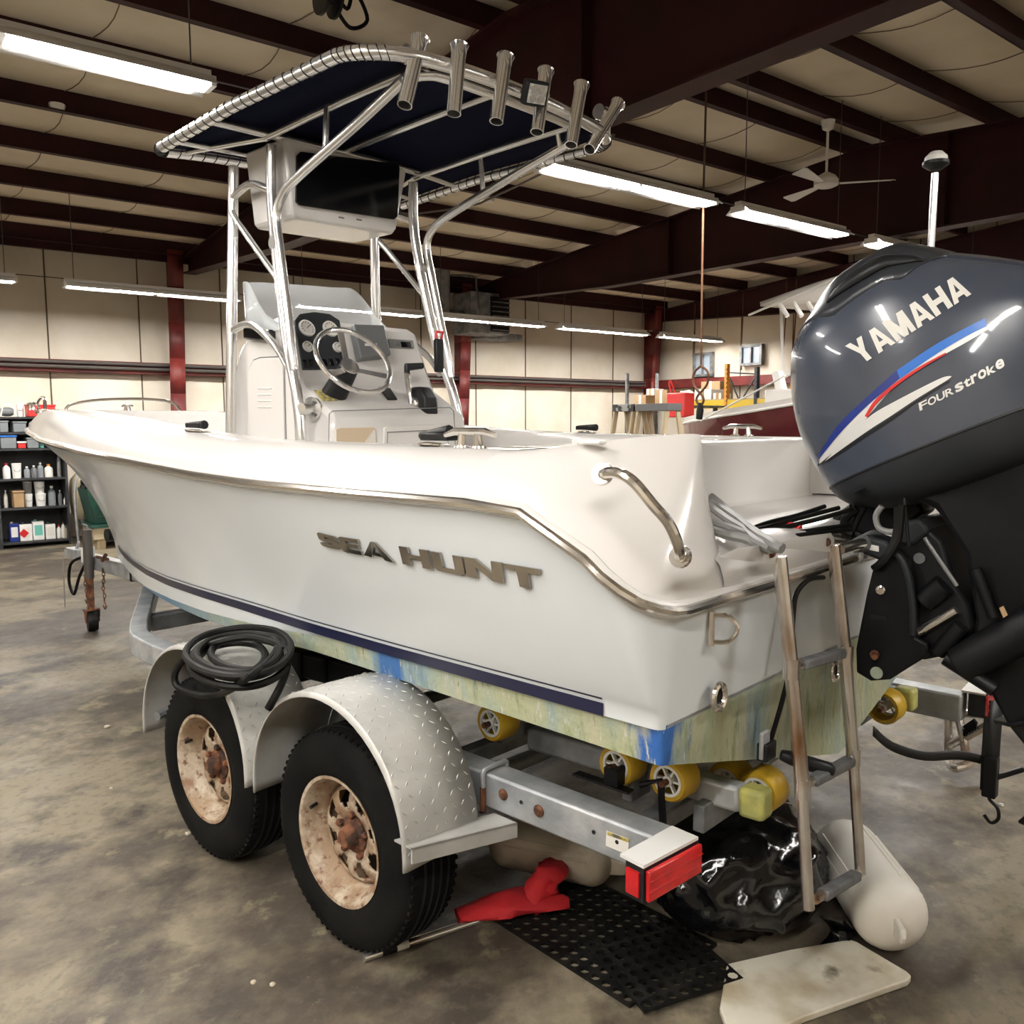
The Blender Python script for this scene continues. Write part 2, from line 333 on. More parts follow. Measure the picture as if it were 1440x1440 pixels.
# eave strut and brace rods
m_ = M(); rbox(m_, 10.25, 10.32, B0, BW, 3.95, 4.2); m_.build('eave_strut', RED, ceiling)
def panel_wall(name, n_, z1, pos, nrm, b0, b1, holes=()):
    """a wall of quilted vinyl panels with dark seams; pos(b, z, d) -> point, d is depth into the room"""
    m_ = M(); m_.add([pos(b0, 0, -.1), pos(b1, 0, -.1), pos(b1, z1, -.1), pos(b0, z1, -.1)], [(0, 1, 2, 3)])
    wall = struct(m_.build(name, SHELFM))
    wd = (b1-b0)/n_
    for i in range(n_):
        for (z0, z2) in ((0.0, 2.37), (2.37, z1)):
            m_ = M(); rows = []
            for t in np.linspace(0, 1, 7):
                b = b0+wd*(i+.008+.984*t); dep = .045*math.sin(math.pi*t)**.6 if 0 < t < 1 else 0
                rows.append([pos(b, z0+(z2-z0)*q, dep*(math.sin(math.pi*min(max(q, 0), 1))**.35 if 0 < q < 1 else 0)-.015) for q in (0, .03, .15, .5, .85, .97, 1)])
            m_.grid(rows); m_.build('insulation_panel', WALLM, wall, sharp=60, fix=False)
        m_ = M(); m_.tube([pos(b0+wd*i, 0, -.004), pos(b0+wd*i, z1, -.004)], .007, 6); m_.build('panel_seam', SEAM, wall)
    return wall
wb = panel_wall('wall_back', 17, 4.15, lambda b, z, d: rm(AW-d, b, z), -ER, B0, BW)
wr = panel_wall('wall_right', 15, 4.95, lambda a, z, d: rm(a, BW-d, z), -EP, A0, AW)
for nm, q in (('wall_left', [(A0, B0), (AW, B0)]), ('wall_front', [(A0, B0), (A0, BW)])):
    m_ = M(); (a0, b0), (a1, b1) = q; m_.add([rm(a0, b0, 0), rm(a1, b1, 0), rm(a1, b1, 4.9), rm(a0, b0, 4.9)], [(0, 1, 2, 3)]); struct(m_.build(nm, WALLM))
for b in (-3.4, 1.72, 6.86, BW-.32):        # tapered columns of the frames
    m_ = M(); d0, d1 = .22, .5
    for k in range(8):
        z0, z1 = 4.1*k/8, 4.1*(k+1)/8; e0, e1 = d0+(d1-d0)*k/8, d0+(d1-d0)*(k+1)/8
        m_.add([rm(AW-.06, b, z0), rm(AW-e0, b, z0), rm(AW-e1, b, z1), rm(AW-.06, b, z1)], [(0, 1, 2, 3)])
        m_.add([rm(AW-e0, b-.11, z0), rm(AW-e0, b+.11, z0), rm(AW-e1, b+.11, z1), rm(AW-e1, b-.11, z1)], [(0, 1, 2, 3)])
    m_.build('column', REDW, wb, solid=.016, fix=False)
m_ = M(); rbox(m_, AW-.2, AW-.02, B0, BW, 2.33, 2.345); rbox(m_, AW-.2, AW-.19, B0, BW, 2.33, 2.50); rbox(m_, AW-.2, AW-.02, B0, BW, 2.49, 2.50); m_.build('girt', REDW, wb)
m_ = M(); rbox(m_, A0, AW-.2, BW-.2, BW-.02, 2.33, 2.345); rbox(m_, A0, AW-.2, BW-.2, BW-.19, 2.33, 2.52); rbox(m_, A0, AW-.2, BW-.2, BW-.02, 2.51, 2.52); m_.build('girt', REDW, wr)
for z in (2.37, 2.43):
    m_ = M(); m_.tube([rm(AW-.27, B0+.1, z+.03), rm(AW-.27, BW-.5, z+.03)], .022, 8); m_.build('conduit', PIPE, wb)
# two small windows high in the right wall
for k, (u0, v0, u1, v1) in enumerate(((976, 497, 1002, 529), (1042, 486, 1072, 513))):
    a0, _, zt_ = pr(u0, v0, b=BW-.1); a1, _, zb_ = pr(u1, v1, b=BW-.1)
    m_ = M()
    for q in ((a0, a0-.05, zb_, zt_), (a1+.05, a1, zb_, zt_), (a0, a1, zt_, zt_-.05), (a0, a1, zb_+.05, zb_), ((a0+a1)/2+.015, (a0+a1)/2-.015, zb_, zt_)):
        rbox(m_, min(q[0], q[1]), max(q[0], q[1]), BW-.14, BW-.05, min(q[2], q[3]), max(q[2], q[3]))
    fr = struct(m_.build('window_%d' % (k+1), GALVD)); m_ = M(); rbox(m_, a1+.05, a0-.05, BW-.09, BW-.08, zb_+.05, zt_-.05); m_.build('pane', GLASSD, fr)

# ---------------------------------------------------------------- strip lights
def chain(m_, p0, p1): m_.tube([p0, p1], .0045, 5)
def fixture(a, b0, b1, z, label, group, tubes=2):
    t = thing('strip_light', rm(a, (b0+b1)/2, z), label, 'ceiling light', group)
    m_ = M(); rbox(m_, a-.035, a+.035, b0, b1, z+.05, z+.09)
    m_.build('light_channel', WENAM, t)
    m_ = M(); m_.grid([[rm(a-.13, b, z-.01), rm(a-.06, b, z+.05), rm(a+.06, b, z+.05), rm(a+.13, b, z-.01)] for b in (b0, b1)]); m_.build('reflector', WENAM, t, solid=.004)
    n = 2; L_ = (b1-b0)/n
    for k in range(n):
        for s_ in (-.05, .05):
            m_ = M(); m_.tube([rm(a+s_, b0+L_*k+.03, z+.012), rm(a+s_, b0+L_*(k+1)-.03, z+.012)], .022, 8); m_.build('fluorescent_tube', LTUBE, t)
    for b in (b0, (b0+b1)/2, b1):
        m_ = M(); rbox(m_, a-.07, a+.07, b-.015, b+.015, z-.005, z+.05); m_.build('lamp_holder', WHITE, t)
    for b in (b0+.1, b1-.1):
        m_ = M(); chain(m_, rm(a, b, z+.09), rm(a, b, ztop(a)+.22)); m_.build('hanging_chain', PIPE, t)
R1 = [(-4.85, -2.95), (-2.55, -.49), (1.98, 3.88), (4.25, 5.96), (6.5, 8.9)]
L1 = ['long strip light at the left edge of the photo', 'bright long strip light hanging above the bow, top left', 'bright strip light just behind the canopy corner, centre right',
      'strip light under the ceiling fan, between two others', 'short-looking strip light just above the engine cowling']
for (b0, b1), l in zip(R1[1:], L1[1:]): fixture(2.13, b0, b1, 3.5, l, 'strip lights of the overhead row')
R2 = [(-2.9, -.6), (-.1, 1.95), (2.75, 4.75), (5.0, 7.13), (7.5, 9.6), (10.0, 11.75)]
L2 = ['strip light cut by the left edge, by the back wall', 'strip light before the dark red column left of the boat canopy', 'strip light behind the console windshield',
      'strip light just right of the canopy legs, below the grey heater', 'strip light along the back wall left of the corner column', 'last strip light of the wall row, right of the corner column']
for (b0, b1), l in zip(R2, L2): fixture(8.3, b0, b1, 3.2, l, 'strip lights hung along the back wall')
for a_ in (-3.4, -.6):
    for b0 in (-7.2, -4.4): fixture(a_, b0, b0+2.4, 3.5, 'strip light outside the frame, behind the camera', 'strip lights behind the camera')
for b0 in (1.2, 4.8): fixture(-4.2, b0, b0+2.4, 3.5, 'strip light outside the frame, behind the camera', 'strip lights behind the camera')
fixture(3.2, -6.6, -4.2, 3.5, 'strip light outside the frame, left of the camera', 'strip lights behind the camera')
wire = M(); wire.tube([rm(8.45, -2.9, 3.31), rm(8.45, 11.7, 3.31)], .006, 5); tag(wire.build('power_cable', PIPE), 'thin cable linking the strip lights along the back wall', 'cable')
wire = M(); wire.tube([rm(2.29, -2.5, 3.61), rm(2.29, 8.7, 3.61)], .006, 5); tag(wire.build('power_cable', PIPE), 'thin cable linking the overhead row of strip lights', 'cable')
# ceiling fan
fa, fb = 2.24, 5.8; t = thing('ceiling_fan', rm(fa, fb, 4.03), 'white three-blade ceiling fan hanging from a purlin on the right', 'fan')
m_ = M(); m_.lathe([(.02, .10), (.09, .06), (.12, .02), (.12, -.03), (.08, -.05), (.02, -.055)], rm(fa, fb, 4.03), (0, 0, 1), 20); m_.build('motor', WHITE, t)
m_ = M(); m_.tube([rm(fa, fb, 4.1), rm(fa, fb, 4.58)], .014, 8); m_.build('down_rod', WHITE, t)
m_ = M(); m_.lathe([(.02, 0), (.055, .02), (.07, .1), (.06, .1)], rm(fa, fb, 4.53), (0, 0, 1), 14); m_.build('mounting_cup', WHITE, t)
for az in (150, 30, 270):
    d = np.array([math.cos(math.radians(az)), math.sin(math.radians(az)), 0]); s_ = np.array([-d[1], d[0], 0]); c0 = rm(fa, fb, 4.01)
    m_ = M(); m_.prism([c0+d*.1+s_*.03, c0+d*.62+s_*.075+[0, 0, .015], c0+d*.65+s_*.05+[0, 0, .015], c0+d*.65-s_*.05-[0, 0, .015], c0+d*.62-s_*.075-[0, 0, .015], c0+d*.1-s_*.03], (0, 0, .006)); m_.build('fan_blade', WENAM, t)
# hanging cord with a looped end in front of the red boat
ra, rb = 2.24, 3.92
pts = [rm(ra, rb, 4.66), rm(ra, rb, 3.9), rm(ra+.02, rb+.01, 3.2), rm(ra, rb, 2.62)]
zb = 1.88; lp = []
for q in np.linspace(0, 2*math.pi*1.0, 22):
    lp.append(rm(ra+.10*math.sin(q), rb+.02*math.cos(q), 2.17+.2*math.cos(q)+0.0))
t = thing('hanging_cord', rm(ra, rb, 1.9), 'brown cord hanging from the roof with a looped end and plug', 'cord')
m_ = M(); m_.tube([rm(ra, rb, 4.66), rm(ra+.01, rb, 3.6), rm(ra, rb, 2.12)], .010, 7); m_.build('cord_line', ROPE, t)
m_ = M(); m_.tube(smooth([rm(ra, rb, 2.12), rm(ra+.08, rb, 2.06), rm(ra+.08, rb, 1.95), rm(ra-.03, rb, 1.84), rm(ra-.02, rb, 1.775), rm(ra+.02, rb, 1.775), rm(ra+.04, rb, 1.84), rm(ra-.07, rb, 1.95), rm(ra-.08, rb, 2.06), rm(ra, rb, 2.12)], 5), .011, 7); m_.build('cord_loop', ROPE, t)
m_ = M(); m_.tube([rm(ra, rb, 1.79), rm(ra+.0, rb, 1.72), rm(ra+.01, rb, 1.64)], [.02, .034, .03], 8); m_.build('plug', BLACK, t)
# bundle of black hoses hanging from the roof, top centre
q = rm(*pr(462, 0, b=.6)); a_, b_, z_ = pr(462, 0, b=.6)
t = thing('hose_reel_bundle', rm(a_, b_, z_-.3), 'black reel and looped cable hanging from the roof above the canopy', 'cable reel')
m_ = M(); m_.lathe([(.03, -.06), (.13, -.06), (.13, -.04), (.05, -.03), (.05, .03), (.13, .04), (.13, .06), (.03, .06)], rm(a_, b_, z_+.02), EP, 20); m_.build('reel', BLACK, t)
m_ = M(); m_.tube(smooth([rm(a_, b_+.02, z_+.1), rm(a_, b_+.14, z_-.02), rm(a_, b_+.2, z_+.12), rm(a_, b_+.3, z_-.05), rm(a_, b_+.16, z_-.14), rm(a_, b_+.04, z_-.02)], 6), .014, 7); m_.build('looped_cable', BRUB, t)
m_ = M(); m_.tube([rm(a_, b_, z_+.1), rm(a_, b_, ztop(a_)+.1)], .012, 6); m_.build('hanger', PIPE, t)
# smoke detectors
for (u, v, l) in ((80, 150, 'small round smoke detector on a purlin, top left'), (688, 281, 'small round smoke detector on a purlin right of the canopy')):
    P = px(u, v, z=4.42); m_ = M(); m_.lathe([(.02, -.03), (.06, -.025), (.07, 0), (.07, .02)], P, (0, 0, 1), 14); tag(m_.build('smoke_detector', WHITE), l, 'smoke detector')
# sprinkler/gas pipe crossing behind the canopy
P0, P1 = px(560, 345, z=3.9), px(872, 200, z=3.55)
m_ = M(); m_.tube(smooth([px(330, 330, z=4.3), px(620, 296, z=4.1), px(700, 274, z=4.05), px(845, 200, z=4.0), px(858, 192, z=4.1)], 4), .012, 6); m_.build('conduit_pipe', PIPE, ceiling)
# grey heater unit with flue in the middle of the back wall
a_, b_, z_ = pr(690, 447, a=9.6); t = thing('gas_heater', rm(9.6, b_, z_-.3), 'grey louvred unit heater hung by the back wall above the strip light', 'heater')
m_ = M(); rbox(m_, 9.4, 10.0, b_-.55, b_+.25, z_-.3, z_+.4); m_.build('casing', GALVD, t, bevel=.01)
m_ = M(); rbox(m_, 9.38, 9.4, b_-.15, b_+.25, z_-.26, z_+.34); m_.build('outlet', BLACK, t)
for k in range(7):
    m_ = M(); rbox(m_, 9.34, 9.38, b_-.14, b_+.24, z_-.24+.08*k, z_-.225+.08*k); m_.build('louvre', GALVD, t)
m_ = M(); m_.tube([rm(9.7, b_-.95, z_), rm(9.7, b_-.95, 4.2)], .13, 14); m_.build('flue_pipe', GALVD, t)
m_ = M(); m_.tube([rm(9.7, b_-.95, z_), rm(9.7, b_-.5, z_)], .1, 12); m_.build('flue_elbow', GALVD, t)
m_ = M(); m_.tube(smooth([rm(9.5, b_-.9, 4.1), rm(9.4, b_-.5, 4.1), rm(9.4, b_-.45, z_+.5), rm(9.4, b_-.4, z_+.1)], 5), .02, 6); m_.build('gas_line', PIPE, t)
# bracket light box below it on the red column
a_, b_, z_ = pr(705, 475, a=10.1); m_ = M(); rbox(m_, 9.9, 10.4, b_-.6, b_+.35, z_-.05, z_+.06)
tag(m_.build('wall_shelf_box', GALVD, bevel=.008), 'small grey box on the back wall under the heater', 'box')

# ================================================================ THE BOAT
boat = thing('boat', (0, 0, .46), 'white centre-console fishing boat with chrome lettering on its side, on the trailer', 'boat')
I = np.interp
TX = [-5.72, -5.5, -5.0, -4.5, -4, -3.5, -3, -2.5, -2, -1.5, -1, -.5, 0, .5, 1.2, 1.5]
def YS(x): return I(x, TX, [0, .10, .26, .41, .54, .68, .80, .92, 1.02, 1.095, 1.15, 1.2, 1.23, 1.235, 1.215, 1.19])
def ZS(x): return I(x, [-5.72, -4.46, -3.5, -2.4, -1.7, -1, -.4, 0, 1.0, 1.14, 1.24, 1.32, 1.40, 1.46, 1.5], [1.575, 1.545, 1.512, 1.496, 1.478, 1.456, 1.436, 1.428, 1.424, 1.418, 1.395, 1.345, 1.275, 1.225, 1.2])
def ZT(x): return I(x, [-5.72, -5.4, -5.0, -4.4, -3.5, -2.4, -1.76, -1.3, -.8, -.4, 1.0, 1.2], [1.62, 1.69, 1.73, 1.72, 1.71, 1.665, 1.64, 1.605, 1.575, 1.56, 1.548, 1.56])
def STX(z): return I(z, [.44, .47, .56, .70, .94, 1.145, 1.33, 1.46, 1.575], [-3.0, -3.6, -3.85, -4.07, -4.29, -4.6, -4.94, -5.35, -5.72])
CX = [-4.05, -3.5, -3, -2.5, -2, -1.5, -1, -.5, 0, 1.5]
def YC(x): return I(x, CX, [0, .2, .38, .54, .68, .80, .90, .965, 1.0, 1.06])
def ZN(x): return I(x, [-4.1, -3.5, -2.94, -2, -1.5, -1, -.5, .5, 1.44], [.74, .78, .81, .845, .87, .90, .92, .928, .945])
def ZP(x): return I(x, [-4.0, -3, -2.2, -1.75, -.95, -.4, .1, .6, 1.46], [.63, .70, .722, .752, .805, .845, .885, .903, .922])
def ZC(x): return I(x, [-3.95, -3.1, -2.5, -1.8, -1, -.5, 0, 1.46], [.62, .69, .70, .72, .76, .79, .815, .82])
def ZK(x): return I(x, [-3.85, -3.6, -3.2, -2.5, 0, 1.46], [.56, .50, .47, .465, .50, .54])
def XT(z): return 1.46+.04*min(1, max(0, (z-.82)/.4))
NU = 46
def row(xf0, yf, zf, rc):
    """one longitudinal line of the hull from the stem to the transom, rounded into the transom by rc"""
    xe = XT(zf(1.46)); out = []
    for i in range(NU):
        u = (i/(NU-1)); x = xf0+(xe-rc-xf0)*(u**1.15); out.append([x, yf(x) if i else 0.0, zf(x)])
    y_e = out[-1][1]
    for k in range(1, 7):
        ph = math.pi/2*k/6; x = xe-rc+rc*math.sin(ph); out.append([x, y_e-rc*(1-math.cos(ph)), zf(x)])
    return np.array(out)
rS = row(-5.72, YS, ZS, .15); 
rN = row(-4.1, lambda x: YC(x)+.022, ZN, .028); rNb = row(-4.09, lambda x: YC(x)+.02, lambda x: ZN(x)-.033, .025)
rP = row(-4.02, lambda x: YC(x)+.012, ZP, .016); rC = row(-3.95, YC, ZC, .012); rK = row(-3.7, lambda x: 0*x, ZK, .0)
def blend(l):
    out = []
    for i in range(len(rS)):
        u = min(1, i/(NU-1)); pw = 1.9-1.1*u; g = l**pw; a, b = rN[i], rS[i]
        z = a[2]+(b[2]-a[2])*l
        if i < NU:
            x0 = STX(.74+(1.575-.74)*l); xe = a[0]+(b[0]-a[0])*l if i == NU-1 else None
            xl = (1-l)*rN[NU-1][0]+l*rS[NU-1][0]; x = x0+(xl-x0)*(u**1.15); y = a[1]*(1-g)+b[1]*g
        else: x = a[0]*(1-l)+b[0]*l; y = a[1]*(1-g)+b[1]*g
        out.append([x, y, z])
    return np.array(out)
side = [blend(l) for l in (1, .93, .85, .75, .64, .53, .42, .31, .2, .1, .04, 0)]
def mir(r, s): r = np.array(r).copy(); r[:, 1] *= s; return r
m_ = M()
for s_ in (-1, 1): m_.grid([mir(r, s_) for r in side]+[mir(rNb, s_), mir(rP, s_)])
ends = [r[-1] for r in side]+[rNb[-1], rP[-1]]              # transom above the paint line
m_.grid([[np.array([e[0], y, e[2]]) for y in np.linspace(-e[1], e[1], 5)] for e in ends])
hull = m_.build('hull', GH, boat, sharp=40)
m_ = M()
for s_ in (-1, 1):
    chf = [p_*[1, 1, 1]-[0, .03, -.0] for p_ in rC]
    m_.grid([mir(r, s_) for r in (rP, rC)])
    m_.grid([mir(rC, s_), mir(np.array(rC)*.62+np.array(rK)*.38+[0, 0, .012], s_), mir(np.array(rC)*.3+np.array(rK)*.7, s_), mir(rK, s_)])
e0, e1, e2 = rP[-1], rC[-1], rK[-1]
m_.add([(e0[0], -e0[1], e0[2]), (e1[0], -e1[1], e1[2]), (e2[0], 0, e2[2]), (e1[0], e1[1], e1[2]), (e0[0], e0[1], e0[2])], [(0, 1, 2, 3, 4)])
m_.build('hull_bottom', AF, boat, 'algae-stained blue and green bottom paint', sharp=25)
m_ = M()
for s_ in (-1, 1):
    a = mir(rN[6:NU-1]+[0, .003, 0], s_); b = mir(rNb[6:NU-1]+[0, .004, 0], s_); m_.grid([a, b])
m_.build('boot_stripe', NAVY, boat, 'navy stripe')
m_ = M()
for s_ in (-1, 1): m_.grid([mir(rN[6:NU-1]+[0, .0085, .015], s_), mir(rN[6:NU-1]+[0, .0075, .0105], s_)])
m_.build('pin_stripe', NAVY, boat)
# rub rail: white base with a stainless strip, right round the sheer and the transom
for s_ in (-1, 1):
    ln = mir(rS, s_); ln = list(ln)+[np.array([ln[-1][0], ln[-1][1]*(1-t), ln[-1][2]]) for t in np.linspace(.1, .93 if s_ < 0 else 1, 8)]
    nrm = []
    m_ = M(); m_.tube(ln, .021, 8); m_.build('rub_rail_base', G, boat)
    ln2 = []
    for i, q in enumerate(ln):
        t = np.array(ln[min(i+1, len(ln)-1)])-np.array(ln[max(i-1, 0)]); o_ = np.array([t[1], -t[0], 0])*(-1 if s_ > 0 else 1); o_ /= np.linalg.norm(o_)+1e-9; ln2.append(np.array(q)+o_*-s_*.018*s_*-1 if 0 else np.array(q)+(o_ if (o_[1]*s_ > 0 or i > NU) else -o_)*.017)
    m_ = M(); m_.tube(ln2, .0125, 8); m_.build('rub_rail', STEEL, boat, 'stainless strip')
# deck casting: gunwales
XG = list(np.linspace(0, 1, 34)); rowsP = []
def capring(x, s_):
    ys, zs, zt = YS(x), ZS(x), ZT(x); yi = max(ys-.34, 0); zi = zt-.02*min(1, yi/.2)
    k = min(1, ys/.2)
    P = [(ys, zs), (ys-.012*k, zs+.05), (ys-.04*k, zs+(zt-zs)*.6), (ys-.085*k, zt-.022), (ys-.13*k, zt), (ys-.24*k, zt+.002), (max(yi, 0), zt), (max(yi-.02, 0), zi-.02), (max(yi-.02, 0), .95 if x > -2.9 else 1.25 if x > -4.4 else zt)]
    return [np.array([x, s_*y, z]) for y, z in P]
xs_ = [-5.72+(.98+5.72)*(u**.8 if 0 else u) for u in XG]
m_ = M()
for s_ in (-1, 1): m_.grid([capring(x, s_) for x in xs_])
m_.add([(-5.0, -.0, 1.73), (-4.4, -.1, 1.72), (-4.4, .1, 1.72)], [(0, 1, 2)])
m_.grid([[(x, y, .95) for y in np.linspace(-max(YS(x)-.36, 0), max(YS(x)-.36, 0), 3)] for x in np.linspace(-2.9, .98, 12)])
m_.grid([[(x, y, 1.25) for y in np.linspace(-max(YS(x)-.36, 0), max(YS(x)-.36, 0), 3)] for x in np.linspace(-4.38, -2.85, 5)]); m_.grid([[(-2.9, y, z) for y in (-.46, .46)] for z in (.95, 1.25)])
# quarters: the aft corners of the cap, dropping to the transom rail
Rk = [rS[i] for i in range(NU-1, len(rS))]; a = [np.array([x, YS(x), ZS(x)]) for x in np.linspace(.98, rS[NU-1][0], 8)][:-1]
Rk = a+Rk+[np.array([rS[-1][0], y, rS[-1][2]]) for y in (.95, .87, .80)]
nR = len(Rk)
Tk = smooth([(.98, 1.092, 1.548), (1.08, 1.075, 1.553), (1.18, 1.03, 1.567), (1.28, .93, 1.583), (1.36, .82, 1.592), (1.385, .785, 1.590)], 3)
Tk = [Tk[int(round(i*(len(Tk)-1)/(nR-3)))] for i in range(nR-2)]+[np.array([1.40, .782, 1.47]), np.array([1.415, .785, 1.355])]
for s_ in (-1, 1):
    rows = []
    for l in (0, .1, .2, .31, .42, .56, .7, .85, 1):
        r = []
        for i in range(nR):
            kq = max(.22, 1-i/9); fy = l*(1-kq)+kq*I(l, [0, .2, .42, .7, 1], [0, .09, .31, .65, 1]); fzq = l*(1-kq)+kq*I(l, [0, .2, .42, .7, 1], [0, .4, .6, .85, 1])
            q = Rk[i]+(Tk[i]-Rk[i])*np.array([fy, fy, fzq]); r.append(q)
        rows.append(mir(r, s_))
    m_.grid(rows)
    top = mir(Tk[:nR-2], s_)
    inn = [np.array([q[0], s_*(.80 if q[0] > 1.0 else .86), 1.548+.03*(q[0]-.98)/.4]) for q in Tk[:nR-2]]
    m_.grid([top, inn]); 
    m_.grid([[np.array([x, s_*.80, z]) for x in (.98, 1.38)] for z in (1.575, 1.45, 1.32)])
    m_.add([(.98, s_*.80, 1.55), (.98, s_*.86, 1.548), (.98, s_*.88, .95), (.98, s_*.80, .95)], [(0, 1, 2, 3)])
# splashwell / platform and its forward bulkhead
prof = [(1.5, 1.2), (1.502, 1.235), (1.49, 1.275), (1.46, 1.305), (1.40, 1.315), (1.0, 1.315), (.985, 1.33), (.98, 1.53), (.96, 1.55), (.72, 1.55), (.70, 1.53), (.70, .95)]
m_.grid([[np.array([x, y, z]) for y in np.linspace(-.86, .86, 9)] for x, z in prof])
deck = m_.build('deck', G, boat, sharp=45)
bvh_d = None
# cleats and rod holders on the gunwales
def ongun(u, v): 
    P = px(u, v, y=-1.08); return P
def cleat(P, parent, d=(1, 0, 0), L_=.2):
    P = np.array(P); d = np.array(d, float)
    m_ = M(); m_.tube([P+[0, 0, .035]-d*L_/2, P+[0, 0, .045]-d*L_*.3, P+[0, 0, .045]+d*L_*.3, P+[0, 0, .035]+d*L_/2], [.007, .011, .011, .007], 8)
    for s_ in (-1, 1): m_.tube([P+d*s_*.035, P+d*s_*.03+[0, 0, .045]], [.014, .009], 8); m_.lathe([(.022, 0), (.02, .006)], P+d*s_*.035, (0, 0, 1), 12)
    return m_.build('cleat', STEEL, parent, 'stainless cleat')
for (x, y) in ((.80, -1.03), (-4.6, -.36), (1.02, 1.02), (.55, 1.02), (-4.6, .36)): cleat((x, y, ZT(x)+.002), boat)
def rodtop(P, parent, op=False):
    m_ = M(); m_.lathe([(.05, 0), (.05, .006), (.03, .01)], P, (0, .1, 1), 18); b_ = m_.build('gunwale_rod_holder', STEEL, parent)
    m_ = M(); m_.box(np.array(P)+[.02 if op else 0, 0, .028], (.12, .045, .022), None); m_.tube([np.array(P)+[-.06, 0, .03], np.array(P)+[.07, 0, .045 if op else .03]], [.012, .02], 8); m_.build('rod_holder_cap', BLACK, b_, bevel=.004)
for P in ((.62, -1.0, ZT(.6)), (-.95, -.93, ZT(-.95)), (-.4, 1.05, ZT(-.4)), (1.0, 1.0, 1.56)): rodtop(np.array(P)+[0, 0, .001], boat, P[0] > 0)
# bow rail, low stainless hand rail
for s_ in (-1, 1):
    pts = smooth([(-5.2, s_*.10, ZT(-5.2)), (-5.15, s_*.13, ZT(-5.2)+.07), (-4.7, s_*.26, ZT(-4.7)+.09), (-4.1, s_*.44, ZT(-4.1)+.08), (-3.95, s_*.49, ZT(-3.9)+.0)], 5)
    m_ = M(); m_.tube(pts, .012, 8); m_.build('bow_rail', STEEL, boat, 'stainless bow hand rail')
m_ = M(); m_.box((-5.35, 0, ZT(-5.35)+.03), (.3, .09, .03)); m_.tube([(-5.5, -.03, ZT(-5.4)+.03), (-5.5, .03, ZT(-5.4)+.03)], .02, 8); m_.build('bow_roller', STEEL, boat, bevel=.004)
# recessed step / navigation light fittings on the cap
P = px(832, 622, y=-1.03); m_ = M(); m_.box(P, (.07, .035, .012)); m_.build('navigation_light', WHITE, boat, bevel=.006)
# inner coaming bolster
P0, P1 = px(776, 607, y=1.16), px(865, 607, y=1.16)
# grab handle on the port quarter
hp = [px(848, 667, y=-1.19), px(853, 665, y=-1.215), px(872, 666, y=-1.225), px(893, 680, y=-1.225), px(918, 710, y=-1.215), px(938, 733, y=-1.20), px(950, 757, y=-1.18), px(956, 778, y=-1.15), px(957, 783, y=-1.12)]
m_ = M(); m_.tube(smooth(hp, 5), .0125, 10); h = m_.build('grab_handle', STEEL, boat, 'curved stainless grab handle')
for P in (hp[0], hp[-1]):
    m_ = M(); m_.lathe([(.026, 0), (.024, .008)], P, (.2, -1, .3), 16); m_.build('handle_foot', STEEL, h)
# transom fittings
def ring_fit(u, v, x, r, nm):
    P = px(u, v, x=x); m_ = M(); th_ = np.linspace(0, 2*math.pi, 20, endpoint=False)
    m_.tube([P+[.008, r*math.cos(t), r*1.15*math.sin(t)] for t in th_], r*.32, 8, closed=True); o_ = m_.build(nm, STEEL, boat, 'stainless outlet')
    m_ = M(); m_.lathe([(r*.8, 0), (r*.8, .004)], P, (1, 0, 0), 16); m_.build('drain_opening', BLACK, o_)
ring_fit(1007, 979, 1.49, .027, 'through_hull_fitting'); ring_fit(1171, 943, 1.5, .024, 'through_hull_fitting')
P = px(1000, 885, x=1.5); m_ = M(); m_.tube([P+[0, .0, .045], P+[.0, 0, -.04]], .009, 8); m_.tube(smooth([P+[.005, 0, .035], P+[.03, .03, .03], P+[.045, .045, 0], P+[.03, .03, -.03], P+[.005, 0, -.03]], 4), .006, 8); m_.build('stern_eye', STEEL, boat, 'stainless U-shaped stern eye')
m_ = M(); Q = [px(1158, 812, x=1.51), px(1138, 815, x=1.53), px(1120, 835, x=1.53), px(1115, 870, x=1.53), px(1112, 930, x=1.53), px(1100, 985, x=1.52), px(1084, 1040, x=1.5)]
m_.tube(smooth(Q, 5), .007, 7); m_.build('transducer_cable', BRUB, boat, 'black cable down the transom')
P = px(1078, 1055, x=1.5); m_ = M(); m_.box(P, (.03, .06, .05)); m_.lathe([(.014, 0), (.02, .03), (.02, .13), (.010, .145)], P+[.03, .02, -.01], (.9, .5, -.25), 12); m_.build('transducer', BLACK, boat, bevel=.004)
m_ = M(); P = px(1075, 1047, x=1.5); m_.box(P, (.012, .045, .075)); m_.build('transducer_bracket', GALV, boat, bevel=.004)
